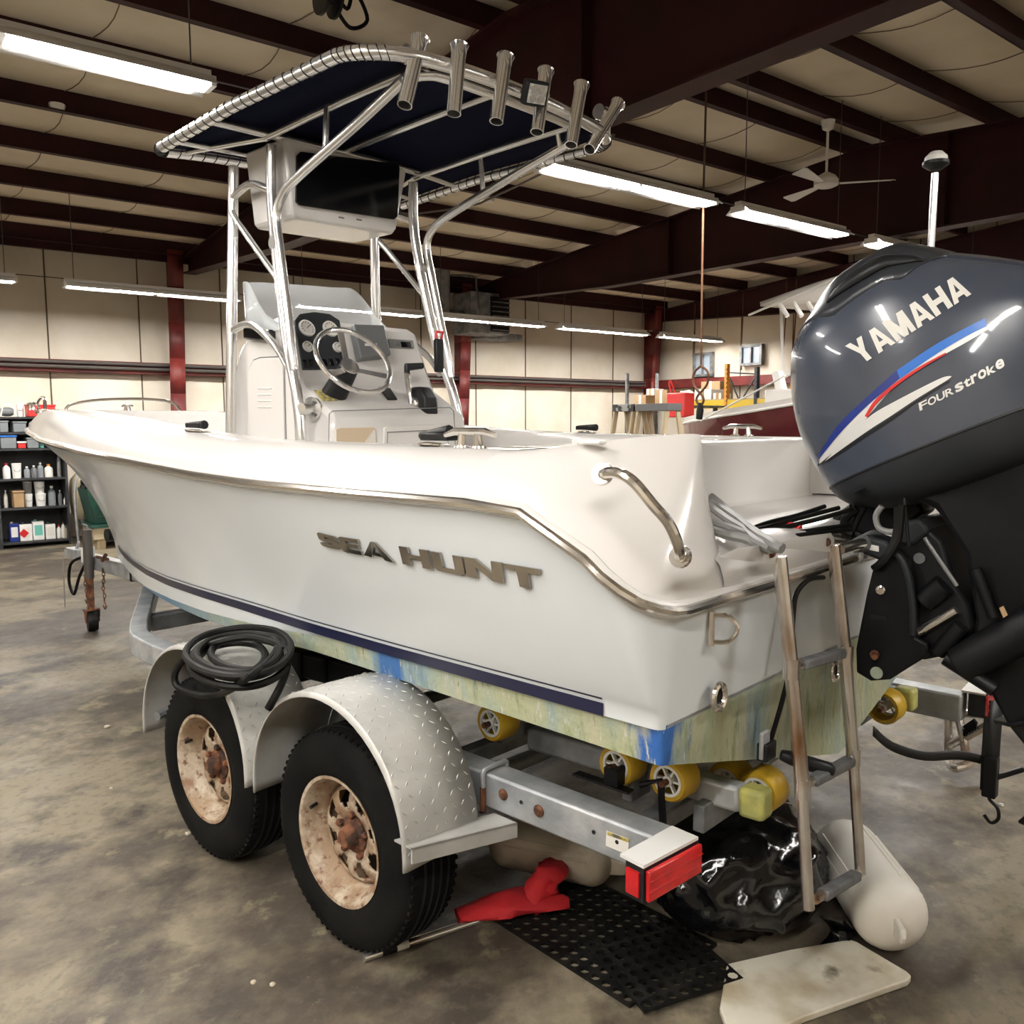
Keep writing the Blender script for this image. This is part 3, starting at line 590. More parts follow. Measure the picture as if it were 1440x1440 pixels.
# chrome lettering on the topsides
bvh_h = BVHTree.FromPolygons([tuple(v) for r in side for v in mir(r, -1)], [(i*len(rS)+j, i*len(rS)+j+1, (i+1)*len(rS)+j+1, (i+1)*len(rS)+j) for i in range(len(side)-1) for j in range(len(rS)-1)])
GL = {'Y': [[(0, 1), (.31, 1), (.5, .64), (.5, 0), (.35, 0), (.35, .40)], [(1, 1), (.69, 1), (.5, .64), (.5, 0), (.65, 0), (.65, .40)]],
      'A': [[(0, 0), (.27, 0), (.5, .74), (.5, 1), (.34, 1)], [(1, 0), (.73, 0), (.5, .74), (.5, 1), (.66, 1)], [(.30, .17), (.70, .17), (.63, .38), (.37, .38)]],
      'M': [[(0, 0), (.25, 0), (.25, 1), (0, 1)], [(.75, 0), (1, 0), (1, 1), (.75, 1)], [(.0, 1), (.30, 1), (.5, .45), (.5, .0), (.38, 0)], [(1, 1), (.70, 1), (.5, .45), (.5, .0), (.62, 0)]],
      'H': [[(0, 0), (.30, 0), (.30, 1), (0, 1)], [(.70, 0), (1, 0), (1, 1), (.70, 1)], [(.3, .38), (.7, .38), (.7, .62), (.3, .62)]],
      'S': [[(.1, 0), (.9, 0), (1, .12), (1, .27), (.0, .27), (.0, .1)], [(.66, .27), (1, .27), (1, .52), (.9, .62), (.66, .62)], [(.1, .40), (.66, .40), (.66, .62), (.0, .62), (.0, .50)], [(0, .62), (.34, .62), (.34, .76), (0, .76)], [(0, .76), (1, .76), (1, .9), (.9, 1), (.1, 1), (0, .9)]],
      'E': [[(0, .1), (.08, 0), (.32, 0), (.32, 1), (.08, 1), (0, .9)], [(.32, 0), (1, 0), (1, .24), (.32, .24)], [(.32, .39), (.94, .39), (.94, .61), (.32, .61)], [(.32, .76), (1, .76), (1, 1), (.32, 1)]],
      'U': [[(0, .15), (.12, 0), (.30, 0), (.30, 1), (0, 1)], [(1, .15), (.88, 0), (.70, 0), (.70, 1), (1, 1)], [(.3, 0), (.7, 0), (.7, .24), (.3, .24)]],
      'N': [[(0, 0), (.28, 0), (.28, 1), (0, 1)], [(.72, 0), (1, 0), (1, 1), (.72, 1)], [(.28, 1), (.28, .58), (.72, 0), (.72, .42)]],
      'T': [[(0, .74), (1, .74), (1, 1), (0, 1)], [(.34, 0), (.66, 0), (.66, .74), (.34, .74)]]}
def glyph(ch):
    V = []; F = []
    for p_ in GL[ch]: F.append(tuple(range(len(V), len(V)+len(p_)))); V += [(x, y, 0) for x, y in p_]
    return np.array(V, float), F, 1
def side_letter(ch, quad, ext=.008):
    V, F, _ = glyph(ch); tl, tr, bl, br = [px(*q, y=-1.14) for q in quad]; P = []
    for v in V:
        s_, t_ = v[0], v[1]; q = (bl*(1-s_)+br*s_)*(1-t_)+(tl*(1-s_)+tr*s_)*t_
        h_ = bvh_h.ray_cast(Vector((q[0], -3, q[2])), Vector((0, 1, 0)))[0]; P.append(np.array([q[0], (h_[1] if h_ else -1.14)-.002, q[2]]))
    m_ = M(); n = len(P); ec = {}
    for f_ in F:
        for i in range(len(f_)):
            e = tuple(sorted((f_[i], f_[(i+1) % len(f_)]))); ec[e] = ec.get(e, 0)+1
    m_.add(P+[q-np.array([0, ext, 0]) for q in P], [tuple(reversed(f_)) for f_ in F]+[tuple(i+n for i in f_) for f_ in F]+[(a, b, b+n, a+n) for (a, b), c_ in ec.items() if c_ == 1])
    return m_.build('letter', DCHROME, boat, 'chrome letter', sharp=30)
LT = [('S', (463, 746), (491, 753), (464, 766), (491, 772)), ('E', (494, 752), (522, 756), (494, 774), (522, 779)), ('A', (535, 758), (554, 761), (525, 779), (567, 789)),
      ('H', (581, 765), (622, 771), (580, 791), (621, 799)), ('U', (625, 772), (669, 780), (625, 799), (668, 808)), ('N', (672, 780), (724, 788), (670, 808), (721, 818)), ('T', (727, 789), (777, 797), (729, 819), (774, 829))]
for ch, a, b, c_, d in LT: side_letter(ch, (a, b, c_, d))

# ---------------------------------------------------------------- centre console (part of the boat)
CW = .42
prof = [(-.70, .94), (-.70, 1.64), (-.715, 1.665), (-.93, 1.79), (-.95, 1.82), (-1.08, 2.10), (-1.13, 2.125), (-1.36, 2.08), (-1.48, 1.98), (-1.56, 1.80), (-1.60, .94)]
m_ = M(); m_.prism([(x, -CW, z) for x, z in prof], (0, 2*CW, 0)); cons = m_.build('console', G, boat, bevel=.025)
def dash(u, v, off=0.006):      # a pixel on the sloping dash face
    n_ = np.array([.907, 0, .42]); n_ /= np.linalg.norm(n_); P0 = np.array([-.95, 0, 1.82])+n_*off
    d = _F+_R*(u-720)/FPX-_U*(v-720)/FPX; return CAM+d*((P0-CAM)@n_)/(d@n_)
NV = np.array([.907, 0, .42]); NV /= np.linalg.norm(NV)
m_ = M(); m_.prism([dash(*q, off=0) for q in ((413, 452), (420, 443), (440, 440), (462, 443), (476, 452), (483, 490), (492, 519), (425, 521))], NV*.012); gp = m_.build('gauge_panel', DASHG, cons, bevel=.003)
for k, (u, v, r) in enumerate(((431, 462, .043), (464, 463, .042), (432, 488, .027), (474, 489, .026))):
    P = dash(u, v, .012); m_ = M(); m_.lathe([(r, -.004), (r, .010), (r*.9, .014), (r*.86, .008)], P, NV, 24); m_.build('gauge', WHITE, gp)
    m_ = M(); m_.lathe([(r*.86, .0075), (r*.86, .009)], P, NV, 24)
    m_.build('gauge_face', GAUGE, gp); m_ = M()
    t1 = np.array([0, 1, 0]); t2 = np.cross(NV, t1)
    for j in range(11):
        a_ = math.radians(-130+26*j); d = math.sin(a_)*t1-math.cos(a_)*t2*-1*-1; d = math.sin(a_)*t1+math.cos(a_)*np.array([-.42, 0, .907]); m_.bar(P+NV*.0095+d*r*.62, P+NV*.0095+d*r*.8, .003, .001, up=NV)
    d = math.sin(.9)*t1+math.cos(.9)*np.array([-.42, 0, .907]); m_.bar(P+NV*.010-d*r*.1, P+NV*.010+d*r*.6, .0035, .001, up=NV); m_.build('gauge_marks', BLACK, gp)
for k in range(6):
    P = dash(429+9.3*k, 511-.4*k, .014); m_ = M(); m_.box(P, (.006, .022, .04), np.array([NV, [0, 1, 0], np.cross(NV, [0, 1, 0])]).T); m_.build('rocker_switch', GLOSSB, gp, bevel=.002)
m_ = M(); m_.prism([dash(*q, off=0) for q in ((490, 462), (533, 463), (543, 505), (500, 510))], NV*.05); m_.build('display_cover', GREYP, cons, 'grey rectangular cover over the chart display', bevel=.008)
m_ = M(); m_.prism([dash(*q, off=.0505) for q in ((513, 483), (530, 483), (530, 486.5), (513, 486.5))], NV*.001); m_.build('maker_mark', WSTICK, cons)
m_ = M(); m_.prism([dash(*q, off=0) for q in ((544, 478), (579, 480), (581, 491), (546, 490))], NV*.014); st = m_.build('marine_stereo', DSILV, cons, 'silver radio', bevel=.003)
m_ = M(); m_.prism([dash(*q, off=.014) for q in ((563, 480.5), (577, 481), (579, 489), (565, 488.5))], NV*.001); m_.build('radio_display', GLOSSB, st)
P = dash(559, 483.5, .015); m_ = M(); m_.lathe([(.012, 0), (.01, .012)], P, NV, 14); m_.build('radio_knob', GREYP, st)
# steering wheel: chrome rim, spokes, hub, black column
wc = px(497, 507, x=-.74); wn = np.array([.80, -.06, .60]); wn /= np.linalg.norm(wn); w1 = np.cross(wn, [0, 0, 1]); w1 /= np.linalg.norm(w1); w2 = np.cross(w1, wn); RW = .185
def swp(a, r, o=0): return wc+w1*r*math.cos(a)+w2*r*math.sin(a)+wn*o
m_ = M(); m_.tube([swp(a, RW) for a in np.linspace(0, 2*math.pi, 40, endpoint=False)], .0125, 10, closed=True); sw = m_.build('steering_wheel', CHROME, cons, 'polished steel steering wheel')
for a in (math.pi/2, math.pi*7/6, math.pi*11/6):
    m_ = M(); m_.prism([swp(a-.35, .04, -.05), swp(a-.09, RW, -.002), swp(a+.09, RW, -.002), swp(a+.35, .04, -.05)], wn*.006); m_.build('spoke', CHROME, sw)
m_ = M(); m_.lathe([(.02, -.07), (.045, -.055), (.045, -.035), (.02, -.03)], wc, wn, 20); m_.build('hub', CHROME, sw)
cb = np.array([-.885, wc[1]-.02, 1.735]); m_ = M(); m_.tube([cb, wc-wn*.055], [.062, .048], 18); m_.build('steering_column', BLACK, sw)
# throttle control
P = px(590, 568, x=-.80); m_ = M(); 
pl = [(0, -.085), (.05, -.10), (.09, -.05), (.085, .03), (.04, .085), (-.03, .085), (-.07, .03), (-.07, -.04)]
m_.prism([P+[x, -.035, z] for x, z in pl], (0, .085, 0)); th_ = m_.build('throttle_control', BLACK, cons, 'black throttle box with chrome lever', bevel=.015)
m_ = M(); m_.lathe([(.035, 0), (.03, .02), (.015, .03)], P+[0, -.035, 0], (0, -1, 0), 18); m_.tube([P+[0, -.055, 0], P+[-.02, -.06, .10], P+[-.04, -.05, .16]], [.017, .014, .013], 10); m_.build('throttle_lever', CHROME, th_)
m_ = M(); m_.tube([P+[-.035, -.05, .15], P+[-.045, -.04, .185], P+[-.045, .06, .195]], [.016, .02, .016], 10); m_.build('throttle_grip', BLACK, th_)
# switches, sticker, hand rest
for q, mt, nm in ((((508+24, 546), (548, 548), (558, 563), (545, 563)), BLACK, 'trim_tab_switch'), (((441, 549), (468, 551), (476, 564), (454, 564)), STICK, 'warning_sticker')):
    n2 = np.array([-(1.79-1.665), 0, -(.93-.715)]); n2 = np.array([.503, 0, .864]); P0 = np.array([-.715, 0, 1.667])
    pts = []
    for (u, v) in q:
        d = _F+_R*(u-720)/FPX-_U*(v-720)/FPX; pts.append(CAM+d*((P0-CAM)@n2)/(d@n2)+n2*.001)
    m_ = M(); m_.prism(pts, n2*(.008 if mt is BLACK else .001)); m_.build(nm, mt, cons)
# front (aft) face panels: cooler door, tan panel
def aft(u, v, o=0): return px(u, v, x=-.70+o)
def frame_line(q, r_=.0025, nm='door_seam', mt=None):
    m_ = M(); m_.tube(smooth(q, 2, True) if 0 else q, r_, 5, closed=True); return m_.build(nm, mt or GREYP, cons)
frame_line([aft(462, 622+18), aft(463, 582), aft(468, 578), aft(633, 573), aft(638, 578), aft(641, 640)])
m_ = M(); m_.prism([aft(537, 640), aft(538, 602), aft(542, 599), aft(630, 596), aft(635, 600), aft(638, 640)], (.012, 0, 0)); m_.build('cooler_door', G, cons, bevel=.004)
frame_line([aft(544, 642, .013), aft(545, 608, .013), aft(628, 604, .013), aft(632, 642, .013)])
m_ = M(); m_.prism([aft(473, 640), aft(473, 604), aft(478, 602), aft(525, 601), aft(528, 604), aft(529, 640)], (.004, 0, 0)); m_.build('storage_opening', TAN, cons, 'tan panel')
m_ = M(); m_.prism([aft(511, 624, .0045), aft(526, 604, .0045), aft(528, 606, .0045), aft(529, 640, .0045), aft(508, 640, .0045)], (.001, 0, 0)); m_.build('storage_opening_edge', VINYLW, cons)
# port side: head door with louvres, flange and stay
def prt(u, v, o=0): return px(u, v, y=-CW-o)
m_ = M(); m_.prism([prt(349, 625), prt(351, 520), prt(358, 507), prt(366, 504), prt(393, 503), prt(399, 510), prt(402, 625)], (0, -.008, 0)); dr = m_.build('console_door', G, cons, bevel=.003)
frame_line([prt(349, 640, .001), prt(350, 520, .001), prt(357, 506, .001), prt(366, 502.5, .001), prt(394, 501.5, .001), prt(400, 509, .001), prt(403, 640, .001)])
for k in range(4):
    m_ = M(); a, b = prt(363, 546+8.8*k, .008), prt(382, 546+8.8*k, .008); m_.bar(a, b, .008, .007); m_.build('louvre', G, cons, bevel=.002)
P = px(437, 575, y=-.44); m_ = M(); m_.lathe([(.055, 0), (.055, .01), (.03, .014), (.026, .08)], P+[0, .01, 0], (.3, -1, 0), 20); fl = m_.build('leg_flange', ALU, cons, 'bolted aluminium flange')
for k in range(4):
    a_ = math.pi/4+k*math.pi/2; m_ = M(); m_.lathe([(.008, 0), (.006, .006)], P+[.04*math.cos(a_), -.002, .04*math.sin(a_)], (.3, -1, 0), 8); m_.build('bolt', GREYP, fl)
# windshield
ws = [px(355, 468, y=-.41), px(352, 478, y=-.42), px(358, 398, y=-.40), px(409, 404, y=-.36)]
bot = [(-.98, -.43, 2.06), (-1.25, -.43, 2.05), (-1.42, -.40, 2.03), (-1.47, -.2, 2.04), (-1.47, .2, 2.06), (-1.42, .39, 2.07), (-1.25, .43, 2.09)]
top = [(-1.24, -.41, 2.13), (-1.36, -.41, 2.30), (-1.48, -.37, 2.325), (-1.54, -.2, 2.35), (-1.54, .2, 2.37), (-1.49, .33, 2.36), (-1.36, .38, 2.20)]
m_ = M(); m_.grid([smooth(bot, 4), smooth(top, 4)]); m_.build('windshield', CLEARP, cons, 'clear acrylic windshield', solid=.006, fix=False)
P = px(383, 472, y=-.44); m_ = M(); m_.prism([prt(351, 462), prt(352, 477), prt(372, 480), prt(389, 478), prt(388, 464), prt(372, 463)], (0, -.04, 0)); m_.build('compass_base', GLOSSB, cons, bevel=.008)
# red-and-black VHF microphone / tackle clip hanging on the starboard leg
P = px(617, 500, x=-.80); m_ = M(); m_.box(P, (.03, .05, .17), None); mc = m_.build('hand_held_radio', BLACK, cons, 'black hand-held radio with red clip', bevel=.008)
m_ = M(); m_.tube([P+[.0, -.02, .085], P+[0, -.015, .12], P+[0, .03, .12], P+[0, .02, .085]], .008, 6); m_.build('clip', REDP, mc)

# ---------------------------------------------------------------- T-top
R1_, R2_ = .026, .020
legs = []
T = M()
def pipe(pts, r, nm='frame_tube', sm=5, par=None): 
    m_ = M(); m_.tube(smooth(pts, sm) if sm else pts, r, 12); return m_.build(nm, ALU, par)
tt0 = M(); FZ = 2.945; xa, xf, ya = .06, -1.60, .74
# outer canopy frame (rounded rectangle, slightly cambered)
def camb(y): return .05*(1-(y/ya)**2)
loop = []
rc = .16
for (cx, cy, a0_, a1_) in ((xa-rc*1.4, -ya+rc*1.4, -90, 0), (xa-rc*1.4, ya-rc*1.4, 0, 90), (xf+.05, ya-.05, 90, 180), (xf+.05, -ya+.05, 180, 270)):
    rr = rc*1.4 if cx > -1 else .05
    for k in range(7): a_ = math.radians(a0_+(a1_-a0_)*k/6); loop.append((cx+rr*math.cos(a_), cy+rr*math.sin(a_)))
full = []
for i in range(len(loop)):
    p0, p1 = np.array(loop[i]), np.array(loop[(i+1) % len(loop)]); n_ = max(1, int(np.linalg.norm(p1-p0)/.12))
    for k in range(n_): full.append(p0+(p1-p0)*k/n_)
def fz(x, y): return FZ-.035*max(0, (-.9-x)/.7)+camb(y)-.03*max(0, (x+.15)/.2)
m_ = M(); m_.tube([(x, y, fz(x, y)) for x, y in full], R1_, 12, closed=True); ttop = m_.build('t_top_frame', ALU, boat, 'polished aluminium canopy frame')
FULL3 = [np.array([x, y, fz(x, y)]) for x, y in full]
# canvas laced inside the loop
rows = [[np.array([xf+.03+(xa-.03-xf-.03)*s_, y*(1 if (s_ < .85) else 1-.25*((s_-.85)/.15)**2), 0]) for y in np.linspace(-ya+.03, ya-.03, 11)] for s_ in np.linspace(0, 1, 12)]
m_ = M(); m_.grid([[np.array([q[0], q[1], fz(q[0], q[1])+.012]) for q in r] for r in rows]); m_.build('canopy_canvas', CANV, ttop, 'navy canvas', solid=.006, fix=False)
# lacing: thin rings round the tube
for i in range(0, len(FULL3)):
    P = FULL3[i]; t = FULL3[(i+1) % len(FULL3)]-FULL3[i-1]; t /= np.linalg.norm(t)
    u_ = np.cross(t, [0, 0, 1]); u_ /= np.linalg.norm(u_); v_ = np.cross(t, u_)
    for dl in (0, .5):
        c0 = P+(FULL3[(i+1) % len(FULL3)]-P)*dl
        if -ya-.01 < c0[1] < ya+.01 and (abs(c0[1]) > ya-.09 or c0[0] < -1.4):
            m_ = M(); m_.tube([c0+(u_*math.cos(a_)+v_*math.sin(a_))*(R1_+.0012)+t*.010*math.sin(a_) for a_ in np.linspace(0, 2*math.pi, 12, endpoint=False)],  .0024, 4, closed=True); m_.build('lacing', BLACK, ttop)
# legs
LY = [(.43, 2.88), (.44, 2.6), (.47, 2.12), (.475, 1.9), (.5, 1.5), (.51, .95)]
for s_ in (-1, 1):
    pipe([(-1.10, s_*.43, 2.90), (-1.10, s_*.435, 2.62), (-1.00, s_*.46, 2.15), (-.94, s_*.475, 1.95), (-.86, s_*.49, 1.75), (-.82, s_*.50, 1.5), (-.82, s_*.50, .95)], .026, 'leg', 5, ttop)
    # outer tube that runs beside the leg, bends at the top and carries the aft hoop
    pipe([(-.885, s_*.485, 1.86), (-.90, s_*.485, 1.96), (-.935, s_*.475, 2.12), (-1.00, s_*.465, 2.40), (-1.03, s_*.46, 2.56), (-.98, s_*.46, 2.645), (-.85, s_*.465, 2.70), (-.4, s_*.48, 2.82), (-.08, s_*.50, 2.905)], .021, 'support_tube', 5, ttop)
    pipe([(-1.44, s_*.43, 2.87), (-1.46, s_*.45, 2.3), (-1.47, s_*.48, 1.6), (-1.48, s_*.50, .95)], .026, 'leg', 4, ttop)
    pipe([(-1.45, s_*.44, 2.72), (-1.28, s_*.44, 2.755), (-1.11, s_*.44, 2.70)], .019, 'brace', 4, ttop)
    pipe([(-1.47, s_*.455, 2.05), (-1.43, s_*.46, 2.085), (-1.25, s_*.47, 2.09), (-1.05, s_*.475, 1.98), (-.95, s_*.475, 1.88)], .019, 'hand_rail', 5, ttop)
    pipe([(-1.45, s_*.44, 2.66), (-1.38, s_*.46, 2.60), (-1.02, s_*.46, 2.27)], .015, 'brace', 4, ttop)
    pipe([(-1.12, s_*.45, 2.93), (-.5, s_*.45, 2.95), (.02, s_*.45, 2.955)], .016, 'canopy_rail', 3, ttop)
    pipe([(-1.12, s_*.45, 2.93), (-1.58, s_*.6, 2.93)], .014, 'canopy_rail', 0, ttop)
    for x in (-.62, -.12): pipe([(x, s_*.46, 2.955), (x, s_*.475, 2.765 if x < -.3 else 2.89)], .013, 'strut', 0, ttop)
    m_ = M(); m_.lathe([(.03, -.02), (.03, .02)], (-1.06, s_*.45, 2.45), (0, 1, 0), 12); m_.build('clamp', ALU, ttop)
    m_ = M(); m_.lathe([(.05, 0), (.05, .01), (.03, .014)], (-.82, s_*.5, .945), (0, 0, 1), 16); m_.build('foot_plate', ALU, ttop)
pipe([(-1.12, 0, 2.97), (-.5, 0, 2.985), (.03, 0, 2.99)], .016, 'canopy_rail', 3, ttop)
pipe([(-1.1, -ya+.01, 2.935), (-1.1, -.35, 2.945), (-1.1, .35, 2.96), (-1.1, ya-.01, 2.945)], .018, 'cross_bar', 4, ttop)
pipe([(-1.44, -ya+.01, 2.925), (-1.44, 0, 2.955), (-1.44, ya-.01, 2.925)], .016, 'cross_bar', 4, ttop)
pipe([(-.08, -.50, 2.905), (-.02, -.44, 2.925), (0, -.3, 2.935), (0, .3, 2.945), (-.02, .44, 2.93), (-.08, .50, 2.905)], .021, 'aft_hoop', 5, ttop)
# electronics box
bx_ = [(-1.07, y, z) for y, z in ((-.385, 2.94), (.345, 2.95), (.36, 2.93), (.285, 2.63), (.26, 2.60), (-.33, 2.58), (-.35, 2.60))]
m_ = M(); P = [np.array(q) for q in bx_]; Q = [q+np.array([-.34, 0, .0]) for q in P]
m_.add(P+Q, [tuple(range(7))[::-1], tuple(range(7, 14))]+[(i, (i+1) % 7, 7+(i+1) % 7, 7+i) for i in range(7)]); eb = m_.build('electronics_box', G, ttop, 'white electronics box with dark door', bevel=.012)
m_ = M(); Q = [px(u, v, x=-1.069) for u, v in ((416, 219), (421, 214), (556, 231), (560, 236), (557, 305), (552, 309), (420, 289), (415, 284))]; m_.prism(Q, (.012, 0, 0)); m_.build('door', GLOSSB, eb, 'black acrylic door')
for u in (480, 505):
    P = px(u, 306 if u == 480 else 309, x=-1.068); m_ = M(); m_.box(P, (.006, .03, .006)); m_.build('latch_mark', GREYP, eb)
# six rod holders on the aft bar
RH = [((591, 55), (569, 148)), ((646, 64), (638, 160)), ((711, 79), (698, 171)), ((768, 99), (755, 186)), ((818, 119), (803, 204)), ((869, 146), (829, 210))]
for k, (a, b) in enumerate(RH):
    x = .045 if k in (0, 5) else .10; P1, P0 = px(*a, x=x), px(*b, x=x+.02); d = P1-P0; l = np.linalg.norm(d); d /= l
    m_ = M(); m_.lathe([(.024, 0), (.0275, 0), (.0275, l-.05), (.030, l-.02), (.036, l), (.032, l), (.025, l-.03), (.024, .01)], P0, d, 24, caps=False)
    o_ = m_.build('rod_holder', ALU2, ttop, 'stainless rod holder tube'); m_ = M(); m_.lathe([(.0245, l*.5), (.0245, l*.5+.004)], P0, d, 16); m_.build('tube_liner', BLACK, o_)
    c0 = P0+d*l*.62; m_ = M(); m_.tube([c0, np.array([xa-.005, c0[1], fz(xa, c0[1])])], .014, 8); m_.build('weld_stub', ALU, o_)
# LED deck light
P = px(752, 131, x=.14); dn = np.array([.82, -.35, -.45]); dn /= np.linalg.norm(dn); s1 = np.cross(dn, [0, 0, 1]); s1 /= np.linalg.norm(s1); s2 = np.cross(s1, dn); Rm = np.array([dn, s1, s2]).T
m_ = M(); m_.box(P, (.05, .105, .095), Rm); dl_ = m_.build('deck_light', BLACK, ttop, 'square black LED deck light', bevel=.012)
m_ = M(); m_.box(P+dn*.026, (.004, .078, .070), Rm); m_.build('light_lens', LEDL, dl_, 'clear faceted lens')
for i in (-1, 1):
    for j in (-1, 1): m_ = M(); m_.lathe([(.006, 0), (.015, .006), (.013, .006)], P+dn*.026+s1*i*.018+s2*j*.017, dn, 12); m_.build('led_reflector', CHROME, dl_)
m_ = M(); m_.tube([P+s1*.06, P+s1*.065-dn*.05, P-s1*.065-dn*.05, P-s1*.06], .008, 6); m_.build('bracket', ALU, dl_)
for u, v in ((575, 78), (845, 158)):
    P = px(u, v, x=.02); m_ = M(); m_.lathe([(.034, -.02), (.034, .02)], P, (0, 1, 0) , 14); m_.build('tube_clamp', STEEL, ttop)
# stern light pole on the far quarter
P1 = px(1316, 232, y=.9); P0 = np.array([1.385, .9, 1.59]); d = P1-P0
m_ = M(); m_.tube([P0, P0+d*.8, P0+d*.97], .0135, 10); sl = m_.build('stern_light_pole', ALU, boat, 'aluminium stern light pole')
m_ = M(); m_.lathe([(.02, -.02), (.048, .0), (.048, .012), (.02, .012)], P1, (0, 0, 1), 20); m_.build('light_base', BLACK, sl)
m_ = M(); m_.lathe([(.042, .012), (.040, .03), (.022, .048), (.002, .052)], P1, (0, 0, 1), 20); m_.build('light_globe', WHITE, sl)

# ---------------------------------------------------------------- outboard motor (bolted to the boat), tilted up by 24 degrees
TH = math.radians(24); EO = np.array([1.49, 0, 1.44]); EX = np.array([math.cos(TH), 0, math.sin(TH)]); EZ = np.array([-math.sin(TH), 0, math.cos(TH)]); EY = np.array([0, 1., 0])
def en(x, y, z): return EO+EX*x+EY*y+EZ*z
def sect(z, xf, xa_, hw, n=44, e=2.7, taper=.86):
    """horizontal slice of the cowling: blunt superellipse, a little narrower aft"""
    cx, hx = (xf+xa_)/2, (xa_-xf)/2; out = []
    for i in range(n):
        t = 2*math.pi*i/n; c, s_ = math.cos(t), math.sin(t)
        x = math.copysign(abs(c)**(2/e), c); y = math.copysign(abs(s_)**(2/e), s_)
        X_ = cx+hx*x; out.append(en(X_, hw*y*(1-(1-taper)*max(0, x)), z-(max(0, z)/.577)**2*.72*max(0, X_-.36)**1.15))
    return out
def slices(tab, k=4):
    T_ = smooth([np.array(r) for r in tab], k); return [sect(*r[:4]) for r in T_]
mid = [(.15, -.10), (.222, -.166), (.236, -.315), (.20, -.487), (.145, -.56), (.14, -.65), (.15, -.80), (.18, -.90), (.17, -.98), (.60, -.98), (.62, -.6), (.68, -.25), (.66, -.10)]
m_ = M(); hwz = lambda z: .15 if z > -.2 else .12 if z > -.5 else .085 if z > -.7 else .06
P = [(x, z) for x, z in mid]
m_.add([en(x, -hwz(z), z) for x, z in P]+[en(x, hwz(z), z) for x, z in P], [tuple(range(13))[::-1], tuple(range(13, 26))]+[(i, (i+1) % 13, 13+(i+1) % 13, 13+i) for i in range(13)])
motor = m_.build('outboard_motor', ENG, boat, 'large grey four-stroke outboard motor, tilted up', bevel=.02)
m_ = M(); m_.loft(slices([(-.135, .14, .62, .15), (-.12, .07, .66, .19), (-.085, -.01, .71, .222), (-.04, -.055, .735, .238), (-.006, -.068, .745, .243)], 3)); m_.build('cowling_pan', PAN, motor, 'charcoal lower cowling pan', sharp=30)
ct = [(.0, -.070, .75, .246), (.06, -.083, .76, .250), (.14, -.092, .77, .253), (.22, -.092, .775, .252), (.30, -.078, .77, .248), (.36, -.060, .755, .240), (.42, -.036, .73, .226), (.47, .0, .70, .205), (.51, .05, .66, .175), (.545, .115, .60, .135), (.565, .18, .53, .09), (.575, .24, .46, .045), (.577, .28, .42, .015)]
m_ = M(); rings = slices(ct, 3); m_.loft(rings); cowl = m_.build('cowling', COWL, motor, 'grey-blue engine cowling with decals', sharp=50)
nn = len(rings[0]); bvh_c = BVHTree.FromPolygons([tuple(q) for r in rings for q in r], [(i*nn+j, i*nn+(j+1) % nn, (i+1)*nn+(j+1) % nn, (i+1)*nn+j) for i in range(len(rings)-1) for j in range(nn)])
m_ = M(); m_.tube([q for q in sect(-.003, -.068, .747, .2435)], .004, 5, closed=True); m_.build('cowling_seam', BLACK, motor)
def oncowl(u, v, off=.0015):
    d = _F+_R*(u-720)/FPX-_U*(v-720)/FPX; h_ = bvh_c.ray_cast(Vector(CAM), Vector(d).normalized())
    if h_[0] is None: return px(u, v, y=-.25)
    n_ = np.array(h_[1]); n_ = n_ if n_@d < 0 else -n_; return np.array(h_[0])+n_*off
def decal(poly, mt, nm, off=.0015, sub=14, label=None):
    """poly: two polylines (upper, lower) in picture coordinates, swept between onto the cowling surface"""
    up, lo = poly; up = smooth([np.array(q, float) for q in up], 8); lo = smooth([np.array(q, float) for q in lo], 8)
    def res(c, n):
        c = np.array(c); s_ = np.r_[0, np.cumsum(np.linalg.norm(np.diff(c, axis=0), axis=1))]; t = np.linspace(0, s_[-1], n); return np.c_[np.interp(t, s_, c[:, 0]), np.interp(t, s_, c[:, 1])]
    A, B = res(up, 40), res(lo, 40); rows = []
    for k in range(5): rows.append([oncowl(*(a*(1-k/4)+b*k/4), off) for a, b in zip(A, B)])
    m_ = M(); m_.grid(rows); return m_.build(nm, mt, cowl, label, fix=False, sharp=80)
decal((((1150, 652), (1176, 637), (1216, 611), (1253, 587), (1289, 563), (1334, 535)), ((1151, 656), (1178, 641), (1218, 615), (1255, 591), (1290, 566), (1336, 537))), BLACK, 'swoosh_dark_edge', .0012, label='dark edge of the swoosh')  # thin dark outline of the decal along its lower edge
decal((((1153, 646), (1179, 602), (1219, 564), (1268, 530), (1320, 494), (1363, 470), (1421, 441)), ((1153, 652), (1176, 633), (1202, 612), (1221, 586), (1259, 543), (1295, 519), (1326, 500), (1360, 481), (1390, 463), (1421, 443))), SILV, 'swoosh', .002, label='silver-white swoosh')
decal((((1185, 622), (1205, 603), (1228, 582), (1271, 558), (1323, 532), (1338, 529)), ((1160, 649), (1216, 609), (1253, 585), (1289, 561), (1330, 536), (1338, 530))), SILV, 'swoosh_branch', .0018, label='lower branch of the swoosh')
decal((((1152, 640), (1179, 598), (1219, 559), (1259, 523), (1268, 516)), ((1153, 645), (1184, 607), (1222, 569), (1264, 534), (1272, 528))), DBLUE, 'swoosh_blue', .003, label='blue stripe of the swoosh')
decal((((1262, 521), (1314, 486), (1363, 459), (1385, 448)), ((1266, 533), (1320, 496), (1363, 471), (1388, 459))), BLUE, 'swoosh_light_blue', .0035, label='light blue stripe')
decal((((1217, 585), (1231, 563), (1259, 539), (1295, 515), (1330, 496)), ((1221, 587), (1234, 567), (1261, 543), (1297, 518), (1331, 498))), REDD, 'swoosh_outline', .0045, label='red outline')
